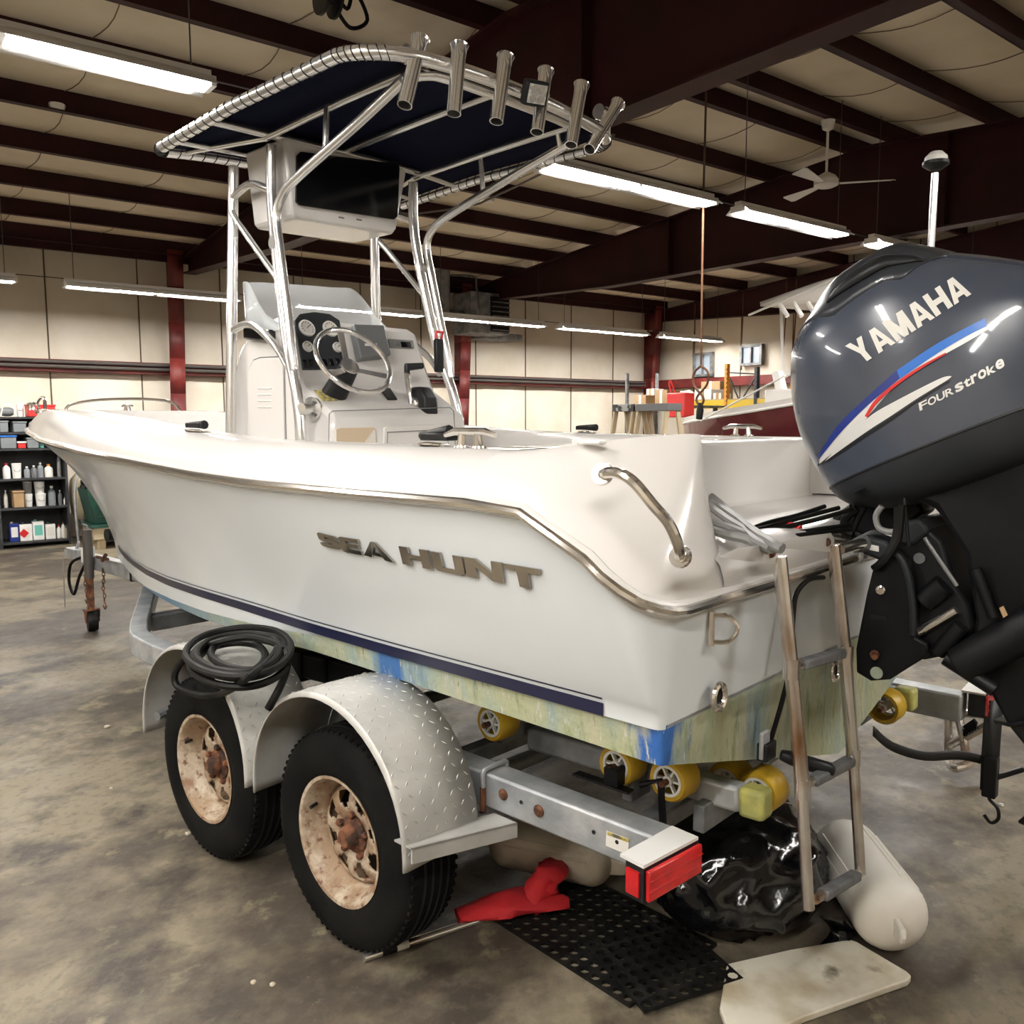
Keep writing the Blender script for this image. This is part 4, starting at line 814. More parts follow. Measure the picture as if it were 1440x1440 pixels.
def cowl_text(s, tl, tr, bl, br, mt, nm, off=.003, bold=.02, wid=None):
    """each glyph is its own part; corners are picture coordinates of the word's box"""
    tl, tr, bl, br = [np.array(q, float) for q in (tl, tr, bl, br)]; n_ = len(s); adv = [(.55 if c_ in 'rst ' else 1) if s.islower() or not s.isupper() else 1 for c_ in s]
    if wid: adv = wid
    tot = sum(adv); x = 0
    for c_, a_ in zip(s, adv):
        if c_ != ' ':
            V, F, _ = glyph(c_) if nm == 'letter' else text_geo(c_, offset=bold)
            P = []
            for v in V:
                s_ = (x+v[0]*a_*.93)/tot; t_ = v[1]; q = (bl*(1-s_)+br*s_)*(1-t_)+(tl*(1-s_)+tr*s_)*t_; P.append(oncowl(q[0], q[1], off))
            m_ = M(); m_.add(P, F); m_.build(nm, mt, cowl, sharp=80, fix=False)
        x += a_
cowl_text('YAMAHA', (1189, 487), (1350, 384), (1212, 513), (1368, 413), WSTICK, 'letter', bold=.035, wid=[.95, 1, 1.15, 1, 1, 1])
cowl_text('FOUR', (1292, 567), (1341, 543), (1294, 578), (1343, 553), SILV, 'small_letter', bold=.02)
cowl_text('stroke', (1342, 542), (1411, 502), (1345, 553), (1414, 515), SILV, 'small_letter', bold=.03, wid=[1, .8, .8, 1, 1, 1])
# darker top piece with the air intake
def shell(u0, pts, off): return [oncowl(u, v, off) for u, v in pts]
# raised hood over the intake on the crown
m_ = M(); rows = []
for x in np.linspace(-.01, .50, 24):
    r_ = []; wy = .205*min(1, ((x+.02)/.2)**.55)*(1 if x < .4 else 1-.35*(x-.4)/.1)
    for yy in np.linspace(-1, 1, 25):
        y = yy*wy; h_ = bvh_c.ray_cast(Vector(en(x, y, 1.0)), Vector(-EZ)); z = (np.array(h_[0])-EO)@EZ if h_[0] else .4
        r_.append(en(x, y, z+.001+.030*max(0, 1-(y/(.158*min(1, max(.02, (x-.01)/.2)**.6)))**4)*min(1, max(0, (x-.03)/.16))*(1 if x < .40 else max(0, 1-(x-.40)/.10))))
    rows.append(r_)
m_.grid(rows); hood = m_.build('intake_hood', COWLD, cowl, 'raised air intake hood', sharp=70, solid=.004, fix=False)
for s_ in (-1, 1):
    lo_, up_ = [], []
    for t in np.linspace(0, 1, 14):
        x = .17+.28*t; yy = .155+.012*math.sin(math.pi*t); y = s_*yy; h_ = bvh_c.ray_cast(Vector(en(x, y, 1.0)), Vector(-EZ)); z = (np.array(h_[0])-EO)@EZ
        lo_.append(en(x, y+s_*.012, z-.004)); up_.append(en(x, y-s_*.004, z+.004+.034*math.sin(math.pi*t)**.6))
    m_ = M(); m_.grid([lo_, up_]); m_.build('air_intake', BLACK, cowl, 'dark intake slot', solid=.006, fix=False)
    m_ = M(); m_.tube(up_, .005, 6); m_.build('intake_lip', COWLD, cowl)
m_ = M(); m_.prism([oncowl(u, v, .0) for u, v in ((1195, 680), (1210, 674), (1216, 686), (1201, 693))], (0, -.002, 0)); m_.build('pan_button', PAN, motor)
# clamp bracket plates against the transom
BR = [(1226, 804), (1218, 836), (1203, 913), (1204, 946), (1224, 958), (1251, 956), (1284, 935), (1304, 923), (1304, 905), (1288, 898), (1288, 855), (1284, 815), (1276, 789), (1265, 775), (1250, 768), (1234, 789)]
Pb = [px(u, v, y=-.17) for u, v in BR]
for y0 in (-.17, .13):
    m_ = M(); m_.prism([q+[0, y0+.17, 0] for q in Pb], (0, .035, 0)); b_ = m_.build('clamp_bracket', ENG, motor, 'black transom clamp bracket', bevel=.006)
    if y0 < 0:
        m_ = M(); Pr = [px(u, v, y=-.175) for u, v in ((1256, 776), (1268, 786), (1276, 805), (1281, 830), (1284, 860), (1284, 893))]; m_.tube(smooth(Pr, 4), .010, 8); m_.build('bracket_rib', PAN, b_)
        for (u, v, r) in ((1238, 829, .009), (1230, 920, .009)):
            P = px(u, v, y=-.175); m_ = M(); m_.lathe([(r*1.5, 0), (r*1.5, .008), (r, .01), (r, .035)], P, (.35, -1, 0), 8); m_.build('mounting_bolt', STEEL if v < 900 else RUST, b_, 'corroded bolt')
        P = px(1233, 946, y=-.172); m_ = M(); m_.lathe([(.018, 0), (.018, .004)], P, (0, -1, 0), 14); m_.build('bracket_hole', AF, b_)
        P = px(1235, 868, y=-.172); m_ = M(); m_.box(P, (.05, .006, .014)); m_.build('bracket_slot', BLACK, b_)
# swivel bracket and trim rams between the plates
m_ = M(); Q = [px(u, v, y=-.12) for u, v in ((1250, 770), (1275, 742), (1300, 738), (1325, 760), (1345, 823), (1362, 850), (1370, 885), (1350, 910), (1318, 925), (1292, 930), (1286, 880), (1280, 800))]
m_.prism(Q, (0, .24, 0)); sv = m_.build('swivel_bracket', ENG, motor, bevel=.012)
m_ = M(); Q = [px(u, v, y=-.135) for u, v in ((1255, 752), (1272, 733), (1292, 730), (1304, 742), (1306, 750), (1285, 766), (1268, 767))]; m_.prism(Q, (0, .27, 0)); m_.build('steering_cover', PAN, motor, bevel=.01)
m_ = M(); a, b = px(1300, 756, y=-.125), px(1346, 824, y=-.125); m_.tube([a, b], .006, 6); m_.build('bracket_edge', DSILV, sv)
for (p0, p1, r, mt, nm) in (((1290, 890), (1345, 858), .013, STEEL, 'trim_ram'), ((1300, 845), (1328, 822), .032, ENG, 'trim_cylinder'), ((1318, 918), (1352, 880), .022, ENG, 'trim_cylinder'), ((1330, 925), (1400, 970), .022, ENG, 'tilt_support_bar'), ((1372, 800), (1398, 868), .016, ENG, 'leg_strut')):
    m_ = M(); m_.tube([px(*p0, y=-.14), px(*p1, y=-.14)], r, 12); m_.build(nm, mt, motor)
P = px(1293, 785, y=-.124); m_ = M(); m_.lathe([(.016, 0), (.016, .003)], P, (0, -1, 0), 14); m_.build('pivot_cap', GREYP, sv)
P = px(1414, 858, y=-.12); m_ = M(); m_.prism([px(u, v, y=-.155) for u, v in ((1405, 855), (1411, 852), (1417, 865), (1411, 869))], (0, .004, 0)); m_.build('copper_marker', CARD, motor)
m_ = M(); m_.tube([en(.12, -.13, -.60), en(.42, -.13, -.52)], .055, 16); m_.build('lower_mount', ENG, motor, bevel=.004)
m_ = M(); m_.tube([px(1416, 900, y=-.15), px(1418, 902, y=-.14)], .02, 10); m_.build('lower_mount_cap', PAN, motor)
# steering ram tube, hydraulic hoses, label
m_ = M(); a, b = px(1180, 773, y=-.36), px(1212, 764, y=-.20); m_.tube([a, b], .016, 12); m_.build('steering_tube', STEEL, motor)
m_ = M(); m_.tube([px(1202, 768, y=-.22), px(1213, 765, y=-.18), px(1230, 757, y=-.1)], [.02, .026, .026], 12); m_.build('steering_nut', GREYP, motor)
m_ = M(); m_.prism([px(u, v, y=-.18) for u, v in ((1200, 760), (1218, 752), (1246, 762), (1256, 775), (1240, 790), (1210, 778))], (0, .1, 0)); stb = m_.build('steering_bracket', PAN, motor, bevel=.01)
m_ = M(); m_.prism([px(u, v, y=-.181) for u, v in ((1221, 765), (1236, 768), (1236, 776), (1221, 773))], (0, -.001, 0)); m_.build('label_plate', WSTICK, stb)
HS = [([(1262, 712), (1262, 740), (1256, 765), (1240, 790), (1228, 800)], .011, BRUB, -.20), ([(1268, 710), (1266, 735), (1262, 760), (1246, 786), (1232, 798)], .011, BRUB, -.205), ([(1240, 712), (1232, 725), (1236, 742), (1252, 748), (1268, 745)], .009, GREYH, -.19),
      ([(1272, 700), (1274, 725), (1276, 748), (1278, 768)], .005, BRUB, -.2), ([(1205, 715), (1190, 728), (1188, 745), (1200, 752)], .014, BRUB, -.12), ([(1215, 712), (1205, 730), (1200, 748), (1215, 755)], .013, BRUB, -.1), ([(1200, 716), (1180, 730), (1178, 745), (1188, 755)], .02, BRUB, 0)]
for pts, r, mt, y in HS:
    m_ = M(); m_.tube(smooth([px(u, v, y=y) for u, v in pts], 4), r, 8); m_.build('hose', mt, motor)
m_ = M(); m_.prism([px(u, v, y=0.0) for u, v in ((1180, 722), (1200, 712), (1290, 705), (1300, 720), (1270, 742), (1215, 760), (1190, 756))], (0, .12, 0)); m_.build('engine_block', ENG, motor, bevel=.01)
# lower unit: anti-ventilation plate, gearcase, propeller, skeg
m_ = M(); m_.prism([en(.10, 0, -.80), en(.16, -.08, -.80), (en(.40, -.12, -.80)), en(.78, -.11, -.80), en(.84, 0, -.80), en(.78, .11, -.80), en(.40, .12, -.80), en(.16, .08, -.80)], EZ*.012); m_.build('anti_ventilation_plate', ENG, motor, bevel=.003)
m_ = M(); m_.lathe([(.004, -.36), (.04, -.30), (.068, -.18), (.074, 0), (.070, .16), (.055, .24)], en(.42, 0, -1.08), EX, 20); m_.build('gearcase', ENG, motor)
m_ = M(); m_.prism([en(.22, -.008, -1.1), en(.55, -.008, -1.1), en(.52, -.008, -1.3), en(.42, -.008, -1.34)], (0, .016, 0)); m_.build('skeg', ENG, motor)
m_ = M(); m_.lathe([(.052, 0), (.05, .10), (.03, .13)], en(.67, 0, -1.08), EX, 18); pr_ = m_.build('propeller_hub', STEEL, motor)
for k in range(3):
    a0_ = k*2*math.pi/3; m_ = M(); rows = []
    for r in np.linspace(.05, .18, 5):
        c_ = .11*math.sin(math.pi*min(.95, (r-.0)/.2)); rows.append([en(.72+t*c_*.5, r*math.sin(a0_+t*c_/r*.6), -1.08+r*math.cos(a0_+t*c_/r*.6)) for t in np.linspace(-.8, .8, 5)])
    m_.grid(rows); m_.build('propeller_blade', STEEL, pr_, solid=.004, fix=False)
# rigging: grey and black cables lying across the splashwell
def cable(pts, r, mt, nm='control_cable', z=None):
    m_ = M(); m_.tube(smooth(pts, 5), r, 8); return m_.build(nm, mt, boat)
CB = [([(996, 694), (1020, 715), (1050, 740), (1085, 764), (1100, 772)], .013, 1.34), ([(998, 712), (1025, 732), (1048, 746), (1062, 760), (1085, 772)], .012, 1.335), ([(998, 735), (1025, 742), (1050, 752), (1075, 764), (1092, 772)], .012, 1.33), ([(998, 744), (1022, 752), (1045, 757), (1058, 762), (1078, 772)], .012, 1.33), ([(1000, 705), (1035, 728), (1062, 750), (1090, 765), (1102, 771)], .010, 1.34)]
for pts, r, z in CB: cable([px(u, v, z=z+.02*(1-i/3)) for i, (u, v) in enumerate(pts)], r, GREYH)
for pts in ([(1060, 745), (1090, 738), (1130, 727), (1180, 714)], [(1060, 748), (1100, 742), (1150, 730), (1200, 716)], [(1062, 752), (1110, 750), (1160, 743), (1195, 738)], [(1050, 746), (1080, 735), (1120, 725), (1160, 712)], [(1090, 758), (1130, 752), (1170, 748), (1196, 745)]):
    cable([px(u, v, y=-.45+.1*i) for i, (u, v) in enumerate(pts)], .007, BRUB)
P = px(1112, 742, y=-.3); m_ = M(); m_.tube([P+[-.03, 0, .01], P+[.03, 0, .0]], .012, 8); m_.tube([P, P+[.015, -.01, -.05]], .011, 8); cl = m_.build('fuel_tap', REDP, boat, 'red plastic tap')
# boarding ladder
lad = None
def LX(v): return 1.575+.09*(v-770)/500
def lp_(u, v): return px(u, v, x=LX(v))
PR_ = [((1096, 783), (1113, 940)), ((1172, 766), (1189, 925))]; LR = [((1113, 938), (1127, 1110), (1137, 1278)), ((1189, 923), (1200, 1065), (1210, 1228))]
m_ = M(); m_.tube([lp_(1096, 783), lp_(1113, 940), lp_(1129, 1112)], .0185, 12); lad = m_.build('boarding_ladder', RSTEEL, boat, 'stainless boarding ladder with rusty stains')
m_ = M(); m_.tube([lp_(1172, 766), lp_(1189, 925), lp_(1200, 1066)], .0185, 12); m_.build('rail', RSTEEL, lad)
for q in LR:
    m_ = M(); m_.tube([lp_(*p) for p in q], .015, 12); m_.build('rail', RSTEEL, lad)
for (a, b) in (((1115, 938), (1190, 916)), ((1131, 1104), (1202, 1067)), ((1146, 1265), (1210, 1227))):
    A_, B_ = lp_(*a), lp_(*b); m_ = M(); m_.tube([A_, B_], .013, 10); rg = m_.build('rung', RSTEEL, lad)
    d = (B_-A_); m_ = M(); m_.bar(A_+d*.14, A_+d*.90, .034, .026); m_.build('rung_tread', GRUB, rg, 'grey rubber tread', bevel=.006)
for q in ((1128, 1108), (1200, 1064), (1113, 940), (1189, 920)):
    P = lp_(*q); m_ = M(); m_.lathe([(.021, -.025), (.021, .025)], P, (0, 0, 1), 12); m_.build('collar', RSTEEL, lad)
for (tip, hinge) in (((1010, 783), (1090, 782)), ((1087, 768), (1167, 766))):
    A_, B_ = px(*tip, z=1.33), lp_(*hinge)+[0, 0, .01]; d = B_-A_; sdv = np.array([0, 0, 1.])
    m_ = M(); m_.prism([A_, A_+d*.2-sdv*.008, B_-sdv*.03, B_+d*.08, B_+sdv*.022, A_+d*.3+sdv*.016], (0, .006, 0)); h_ = m_.build('hinge_arm', G, lad, 'flat hinge arm')
    m_ = M(); m_.lathe([(.012, 0), (.012, .01), (.006, .014)], B_+[0, -.02, 0], (0, -1, 0), 12); m_.build('hinge_bolt', RUST, h_)

# ================================================================ THE TRAILER
tr = thing('boat_trailer', (0, 0, 0), 'galvanised tandem-axle boat trailer with rusty wheels and tread-plate fenders', 'trailer')
def boxpath(pts, w_, h_, mt, nm, par=tr, bev=.008, label=None):
    m_ = M(); P = [np.array(q, float) for q in pts]; rings = []
    for i, q in enumerate(P):
        t = P[min(i+1, len(P)-1)]-P[max(i-1, 0)]; t /= np.linalg.norm(t); s_ = np.cross(t, [0, 0, 1]); s_ /= np.linalg.norm(s_); u_ = np.cross(s_, t)
        rings.append([q+s_*w_/2+u_*h_/2, q-s_*w_/2+u_*h_/2, q-s_*w_/2-u_*h_/2, q+s_*w_/2-u_*h_/2])
    m_.loft(rings); return m_.build(nm, mt, par, label, bevel=bev)
for s_ in (-1, 1):
    path = [(1.38 if s_ < 0 else 1.60, s_*.88, .508), (0, s_*.88, .508), (-1.35, s_*.88, .508)]+list(smooth([(-1.35, s_*.88, .508), (-1.75, s_*.855, .508), (-2.0, s_*.76, .508), (-2.2, s_*.66, .508)], 4))[1:]+[(-3.35, s_*.06, .508)]
    rail = boxpath(path, .09, .108, GALV, 'frame_rail', label='galvanised frame rail')
    if s_ < 0:
        for (u, v, r) in ((708, 1117, .017), (758, 1140, .018)):
            P = px(u, v, y=-.926); m_ = M(); m_.lathe([(r, 0), (r, .004), (r*.6, .01)], P, (0, -1, 0), 16); m_.build('bolt', RUST, rail, 'rusty bolt head')
        for (u, v, r) in ((733, 1128, .006), (835, 1170, .006), (868, 1184, .006)):
            P = px(u, v, y=-.926); m_ = M(); m_.lathe([(r, 0), (r, .002)], P, (0, -1, 0), 10); m_.build('drilled_hole', BLACK, rail)
        m_ = M(); m_.prism([px(u, v, y=-.9265) for u, v in ((853, 1168), (885, 1180), (883, 1202), (852, 1189))], (0, -.001, 0)); st = m_.build('warning_label', WSTICK, rail, 'white and yellow warning label')
        m_ = M(); m_.prism([px(u, v, y=-.9278) for u, v in ((854, 1169), (885, 1180.5), (884.5, 1185), (853.5, 1174))], (0, -.0005, 0)); m_.build('warning_label_band', STICK, rail)
        V, F, _ = text_geo('WARNING', offset=.01); m_ = M(); q4 = [px(u, v, y=-.9285) for u, v in ((859, 1172), (881, 1180), (859, 1175.5), (881, 1183.5))]
        m_.add([(q4[2]*(1-v[0])+q4[3]*v[0])*(1-v[1])+(q4[0]*(1-v[0])+q4[1]*v[0])*v[1] for v in V], F); m_.build('label_lettering', BLACK, rail, fix=False)
        # U bolt over the rail
        m_ = M(); x = px(681, 1100, y=-.93)[0]; m_.tube(smooth([(x, -.832, .50), (x, -.832, .56), (x, -.84, .573), (x, -.92, .573), (x, -.935, .56), (x, -.935, .52)], 4), .008, 8); ub = m_.build('u_bolt', GALV, tr)
        m_ = M(); m_.tube([(x, -.936, .52), (x, -.936, .445)], .009, 8); m_.build('threaded_end', RUST, ub)
# cross members, tongue, winch stand
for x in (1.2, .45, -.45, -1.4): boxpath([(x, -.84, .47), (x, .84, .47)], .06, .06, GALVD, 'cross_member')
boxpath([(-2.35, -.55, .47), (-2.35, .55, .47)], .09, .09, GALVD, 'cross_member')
boxpath([(-3.0, 0, .53), (-4.72, 0, .53)], .08, .11, GALV, 'tongue', bev=.006)
for x in (-3.55, -3.75): m_ = M(); m_.box((x, 0, .53), (.02, .095, .125)); m_.build('tongue_clamp', BLACK, tr)
m_ = M(); m_.box((-4.85, 0, .56), (.26, .09, .08)); m_.lathe([(.045, -.03), (.05, .03)], (-4.98, 0, .55), (0, 0, 1), 14); m_.tube([(-4.85, 0, .6), (-4.8, 0, .66)], .012, 8); m_.build('coupler', GALV, tr, bevel=.01)
m_ = M(); m_.tube([(-3.78, -.05, .58), (-3.92, -.05, .80), (-3.98, 0, .84), (-3.92, .05, .80), (-3.78, .05, .58)], .02, 8); m_.box((-3.70, 0, .68), (.12, .09, .2)); ws_ = m_.build('winch_stand', GALVD, tr)
m_ = M(); m_.lathe([(.05, -.06), (.05, .06)], (-4.10, 0, .78), (0, 1, 0), 16); m_.build('bow_stop', BLACK, ws_)
# jack
jx, jy = -4.40, -.085
m_ = M(); m_.tube([(jx, jy, .42), (jx, jy, .80)], .036, 14); jk = m_.build('trailer_jack', PIPE, tr, 'rusty swivel jack with caster')
m_ = M(); m_.tube([(jx, jy, .17), (jx, jy, .5)], .028, 12); m_.build('inner_tube', RUST, jk)
m_ = M(); m_.box((jx, jy, .17), (.05, .11, .012)); m_.prism([(jx-.02, jy-.05, .17), (jx+.04, jy-.05, .17), (jx+.02, jy-.05, .07), (jx, jy-.05, .07)], (0, .008, 0)); m_.prism([(jx-.02, jy+.045, .17), (jx+.04, jy+.045, .17), (jx+.02, jy+.045, .07), (jx, jy+.045, .07)], (0, .008, 0)); m_.build('caster_fork', RUST, jk)
m_ = M(); m_.lathe([(.04, -.035), (.078, -.035), (.082, -.02), (.082, .02), (.078, .035), (.04, .035)], (jx+.01, jy, .083), (0.25, 1, 0), 22); m_.build('caster_wheel', BRUB, jk)
m_ = M(); m_.tube([(jx, jy, .8), (jx, jy, .83), (jx-.08, jy, .84), (jx-.08, jy, .88)], .01, 8); m_.build('crank_handle', GALVD, jk)
m_ = M(); m_.box((jx-.03, jy+.01, .60), (.03, .1, .12)); m_.build('jack_bracket', WHITE, jk, bevel=.004)
m_ = M(); m_.tube(smooth([(-4.6, -.06, .56), (-4.72, -.1, .5), (-4.78, -.1, .35), (-4.72, -.09, .25), (-4.62, -.08, .4), (-4.55, -.06, .5)], 5), .012, 8); m_.build('wiring_loop', BRUB, tr)
m_ = M(); m_.tube([(-4.88, -.1, .56), (-4.9, -.1, .12)], .006, 6); m_.build('hanging_wire', ALU, tr)
for bx0, by0 in ((-4.52, -.07), (-4.2, -.06)):
    ch_ = None
    for k in range(8):
        c0 = np.array([bx0+.01*math.sin(k), by0, .50-.028*k]); ang = (k % 2)*math.pi/2; dv = np.array([math.cos(ang), math.sin(ang), 0])
        m_ = M(); m_.tube([c0+dv*.011*math.cos(a_)+np.array([0, 0, .019*math.sin(a_)]) for a_ in np.linspace(0, 2*math.pi, 10, endpoint=False)], .0035, 5, closed=True)
        ch_ = m_.build('chain_link', RUST, tr)
    c0 = np.array([bx0, by0, .50-.028*8]); m_ = M(); m_.tube(smooth([c0+[0, 0, .01], c0+[0, 0, -.02], c0+[.025, 0, -.05], c0+[.0, 0, -.075], c0+[-.025, 0, -.05]], 4), .006, 6); m_.build('safety_hook', RUST, tr)
m_ = M(); m_.tube([(-4.2, -.1, .61), (-3.95, -.12, .62)], .012, 8); m_.tube([(-4.05, -.12, .60), (-3.98, -.12, .65)], .014, 8); m_.build('brake_fitting', RUST, tr)
# wheels
def wheel(xc, s_, yo=1.235):
    yc = s_*(yo-.1); ax = np.array([0, s_, 0]); c0 = np.array([xc, yc, .345])
    m_ = M(); m_.lathe([(.196, .088), (.205, .098), (.235, .106), (.285, .106), (.318, .096), (.335, .082), (.342, .06), (.345, .0), (.342, -.06), (.335, -.082), (.318, -.096), (.285, -.106), (.235, -.106), (.205, -.098), (.196, -.088)], c0, ax, 64, caps=False)
    w_ = m_.build('wheel', TYRE, tr, 'black tyre on a rusty white spoked rim', sharp=50)
    for hh in (-.045, -.015, .015, .045):
        m_ = M(); m_.lathe([(.3432, hh-.004), (.3462, hh-.004), (.3462, hh+.004), (.3432, hh+.004)], c0, ax, 64, caps=False); m_.build('tread_groove', BLACK, w_, fix=False)
    m_ = M()
    for k in range(72):
        a_ = 2*math.pi*k/72
        for sg in (-1, 1):
            d = np.array([math.cos(a_), 0, math.sin(a_)]); t = np.array([-math.sin(a_), 0, math.cos(a_)])
            m_.box(c0+d*.331+ax*sg*.077, (.017, .018, .011), np.array([d, ax, t]).T)
    o_ = m_.build('tread_blocks', TYRE, w_, fix=False); o_['kind'] = 'stuff'
    m_ = M(); m_.lathe([(.198, .094), (.202, .100), (.194, .098), (.186, .085), (.178, .05), (.168, .04), (.160, .0), (.152, -.02), (.150, -.05)], c0, ax, 48, caps=False); m_.build('rim', RIMM, w_, 'white rim flaking to rust', solid=.004, fix=False)
    # disc with eight windows
    nr, na = 7, 64; rr = np.linspace(.050, .158, nr); V = []; F = []
    for r in rr:
        dsh = -.012+.03*math.sin(math.pi*(r-.05)/.108)*.7+(.0 if r < .15 else -.01)
        for k in range(na): a_ = 2*math.pi*k/na; V.append(c0+np.array([math.cos(a_)*r, 0, math.sin(a_)*r])+ax*(.034+dsh))
    for i in range(nr-1):
        for k in range(na):
            ph = k % 8
            if (i in (3, 4) and ph in (1, 2, 3, 4, 5)) or (i == 2 and ph in (2, 3, 4)): continue
            F.append((i*na+k, i*na+(k+1) % na, (i+1)*na+(k+1) % na, (i+1)*na+k))
    m_ = M(); m_.add(V, F); m_.build('wheel_disc', RIMM, w_, solid=.006, fix=False)
    m_ = M(); m_.lathe([(.15, -.03), (.15, -.025)], c0, ax, 32); m_.build('wheel_shade_disc', BLACK, w_)  # black disc added behind the wheel windows, its colour standing in for shade
    m_ = M(); m_.lathe([(.075, -.025), (.075, .02), (.05, .03)], c0, ax, 20); m_.build('brake_drum', RUST, w_)
    m_ = M(); m_.lathe([(.060, .02), (.058, .038), (.036, .044), (.034, .068), (.026, .078), (.004, .08)], c0, ax, 22); m_.build('hub', RUST, w_, 'rusty hub with grease cap')
    for k in range(5):
        a_ = 2*math.pi*k/5+.3; P = c0+np.array([math.cos(a_)*.066, 0, math.sin(a_)*.066]); m_ = M(); m_.lathe([(.012, .02), (.012, .050), (.006, .055)], P, ax, 6); m_.build('lug_nut', RUST, w_)
    a_ = math.radians(160); P = c0+np.array([math.cos(a_)*.172, 0, math.sin(a_)*.172])+ax*.06; m_ = M(); m_.tube([P, P+ax*.03-np.array([.01*math.cos(a_), 0, 0])], .006, 6); m_.build('valve_stem', BLACK, w_)
for s_ in (-1, 1):
    for xc in (-.415, .415): wheel(xc, s_)
    m_ = M(); m_.tube([(0, s_*.6, .40), (0, s_*.93, .40)], .02, 8); m_.build('equaliser', GALVD, tr)
for xc in (-.415, .415): m_ = M(); m_.tube([(xc, -1.0, .345), (xc, 1.0, .345)], .03, 12); m_.build('axle', GALVD, tr)
# fenders
def fender(xc, s_):
    y0, y1 = s_*1.0, s_*1.285; rows = []
    for a_ in np.linspace(0, math.pi, 30):
        rows.append((xc+.385*math.cos(a_)*(1 if abs(math.cos(a_)) < .98 else 1), .43+.385*math.sin(a_)**.95))
    rows = [(xc+.385, .40)]+rows+[(xc-.385, .40)]
    m_ = M(); m_.grid([[np.array([x, y0, z]), np.array([x, y0+(y1-y0)*.5, z+.003]), np.array([x, y1-s_*.012, z]), np.array([x+( .004 if x < xc else -.004), y1, z-.012*math.sin(min(math.pi, max(0, (z-.4)*4)))])] for x, z in rows]); f_ = m_.build('fender', TREAD, tr, 'tread-plate fender', solid=.005, fix=False)
    m_ = M(); C0 = np.array([xc, 0, .43])
    for i in range(34):
        a_ = math.pi*(i+.5)/34; d = np.array([math.cos(a_), 0, math.sin(a_)]); t = np.array([-math.sin(a_), 0, math.cos(a_)])
        for j in range(8):
            yy = y0+(y1-y0)*(j+.5+(.0))/8; ang = math.radians(45 if (i+j) % 2 else -45); l_ = t*math.cos(ang)+np.array([0, 1, 0])*math.sin(ang); w2 = np.cross(d, l_)
            c_ = C0+d*.3885; c_[1] = yy; c_[2] = .43+(.385*math.sin(a_)**.95)+d[2]*.004
            c_[0] = xc+.385*math.cos(a_)+d[0]*.004
            m_.add([c_+l_*.011, c_+w2*.003, c_-l_*.011, c_-w2*.003, c_+d*.0021], [(0, 1, 4), (1, 2, 4), (2, 3, 4), (3, 0, 4)])
    o_ = m_.build('tread_pattern', TREAD, f_, fix=False); o_['kind'] = 'stuff'
    # inner skirt
    m_ = M(); n_ = 20; V = [(xc+.38*math.cos(a_), y0, .43+.38*math.sin(a_)) for a_ in np.linspace(0, math.pi, n_)]; V2 = [(xc+.30*math.cos(a_), y0, .43+.30*math.sin(a_)) for a_ in np.linspace(0, math.pi, n_)]
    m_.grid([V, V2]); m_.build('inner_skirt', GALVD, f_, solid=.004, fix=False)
for s_ in (-1, 1):
    for xc in (-.415, .405): fender(xc, s_)
    # step bracket behind the rear fender
    Q = [(.74, s_*1.275, .478), (.79, s_*.93, .450), (.885, s_*.93, .450), (.815, s_*1.275, .478)]
    m_ = M(); m_.prism(Q, (0, 0, -.006)); m_.prism([Q[2], Q[3], np.array(Q[3])-[0, 0, .045], np.array(Q[2])-[0, 0, .045]], (-.006, 0, 0)); m_.build('fender_bracket', TREAD, tr, 'angle-iron fender bracket')
m_ = M(); m_.tube([(-.9, -.93, .48), (-.75, -1.25, .47)], .018, 8); m_.build('fender_stay', GALVD, tr)
# tail lights
def tail(s_):
    A_, B_, C_, D_ = [np.array(q) for q in ((1.30, -1.02, .565), (1.33, -.86, .565), (1.455, -.80, .565), (1.415, -1.03, .565))]
    if s_ < 0: A_, B_, C_, D_ = px(872, 1205, z=.57), px(945, 1165, z=.57), px(982, 1181, z=.57), px(905, 1222, z=.57)
    else: A_, B_, C_, D_ = [q*[1, -1, 1]+[.22, 0, 0] for q in (px(872, 1205, z=.57), px(945, 1165, z=.57), px(982, 1181, z=.57), px(905, 1222, z=.57))]
    m_ = M(); m_.prism([A_, B_, C_, D_], (0, 0, .008)); tl = m_.build('light_plate', WENAM, tr, 'white plate over the tail light')
    k = (A_-D_)*.75
    m_ = M(); m_.prism([D_, C_, C_+k, D_+k], (0, 0, -.088)); b_ = m_.build('tail_light', BLACK, tr, 'red tail light')
    o_ = (C_-D_); n_ = np.cross(o_, [0, 0, 1]); n_ /= np.linalg.norm(n_); n_ *= (1 if n_[0] > 0 else -1)
    m_ = M(); m_.prism([D_+o_*.03-[0, 0, .006], C_-o_*.0-[0, 0, .006], C_-[0, 0, .082], D_+o_*.03-[0, 0, .084]], n_*.014); m_.build('red_lens', LENS, b_, 'red rear lens', bevel=.004)
    for zz in (.03, .056): m_ = M(); m_.bar(D_+o_*.04-[0, 0, zz]+n_*.015, C_-[0, 0, zz]+n_*.015, .002, .002); m_.build('lens_rib', REDD, b_)
    s2 = (A_-D_); s2n = s2/np.linalg.norm(s2); n2 = np.array([-s2n[1], s2n[0], 0]); n2 *= (1 if n2[1]*s_ > 0 else -1)
    m_ = M(); m_.prism([D_+s2*.14-[0, 0, .014], D_+s2*.68-[0, 0, .014], D_+s2*.68-[0, 0, .076], D_+s2*.14-[0, 0, .076]], n2*.006); m_.build('side_marker', LENS, b_, 'red side marker')
tail(-1); tail(1)
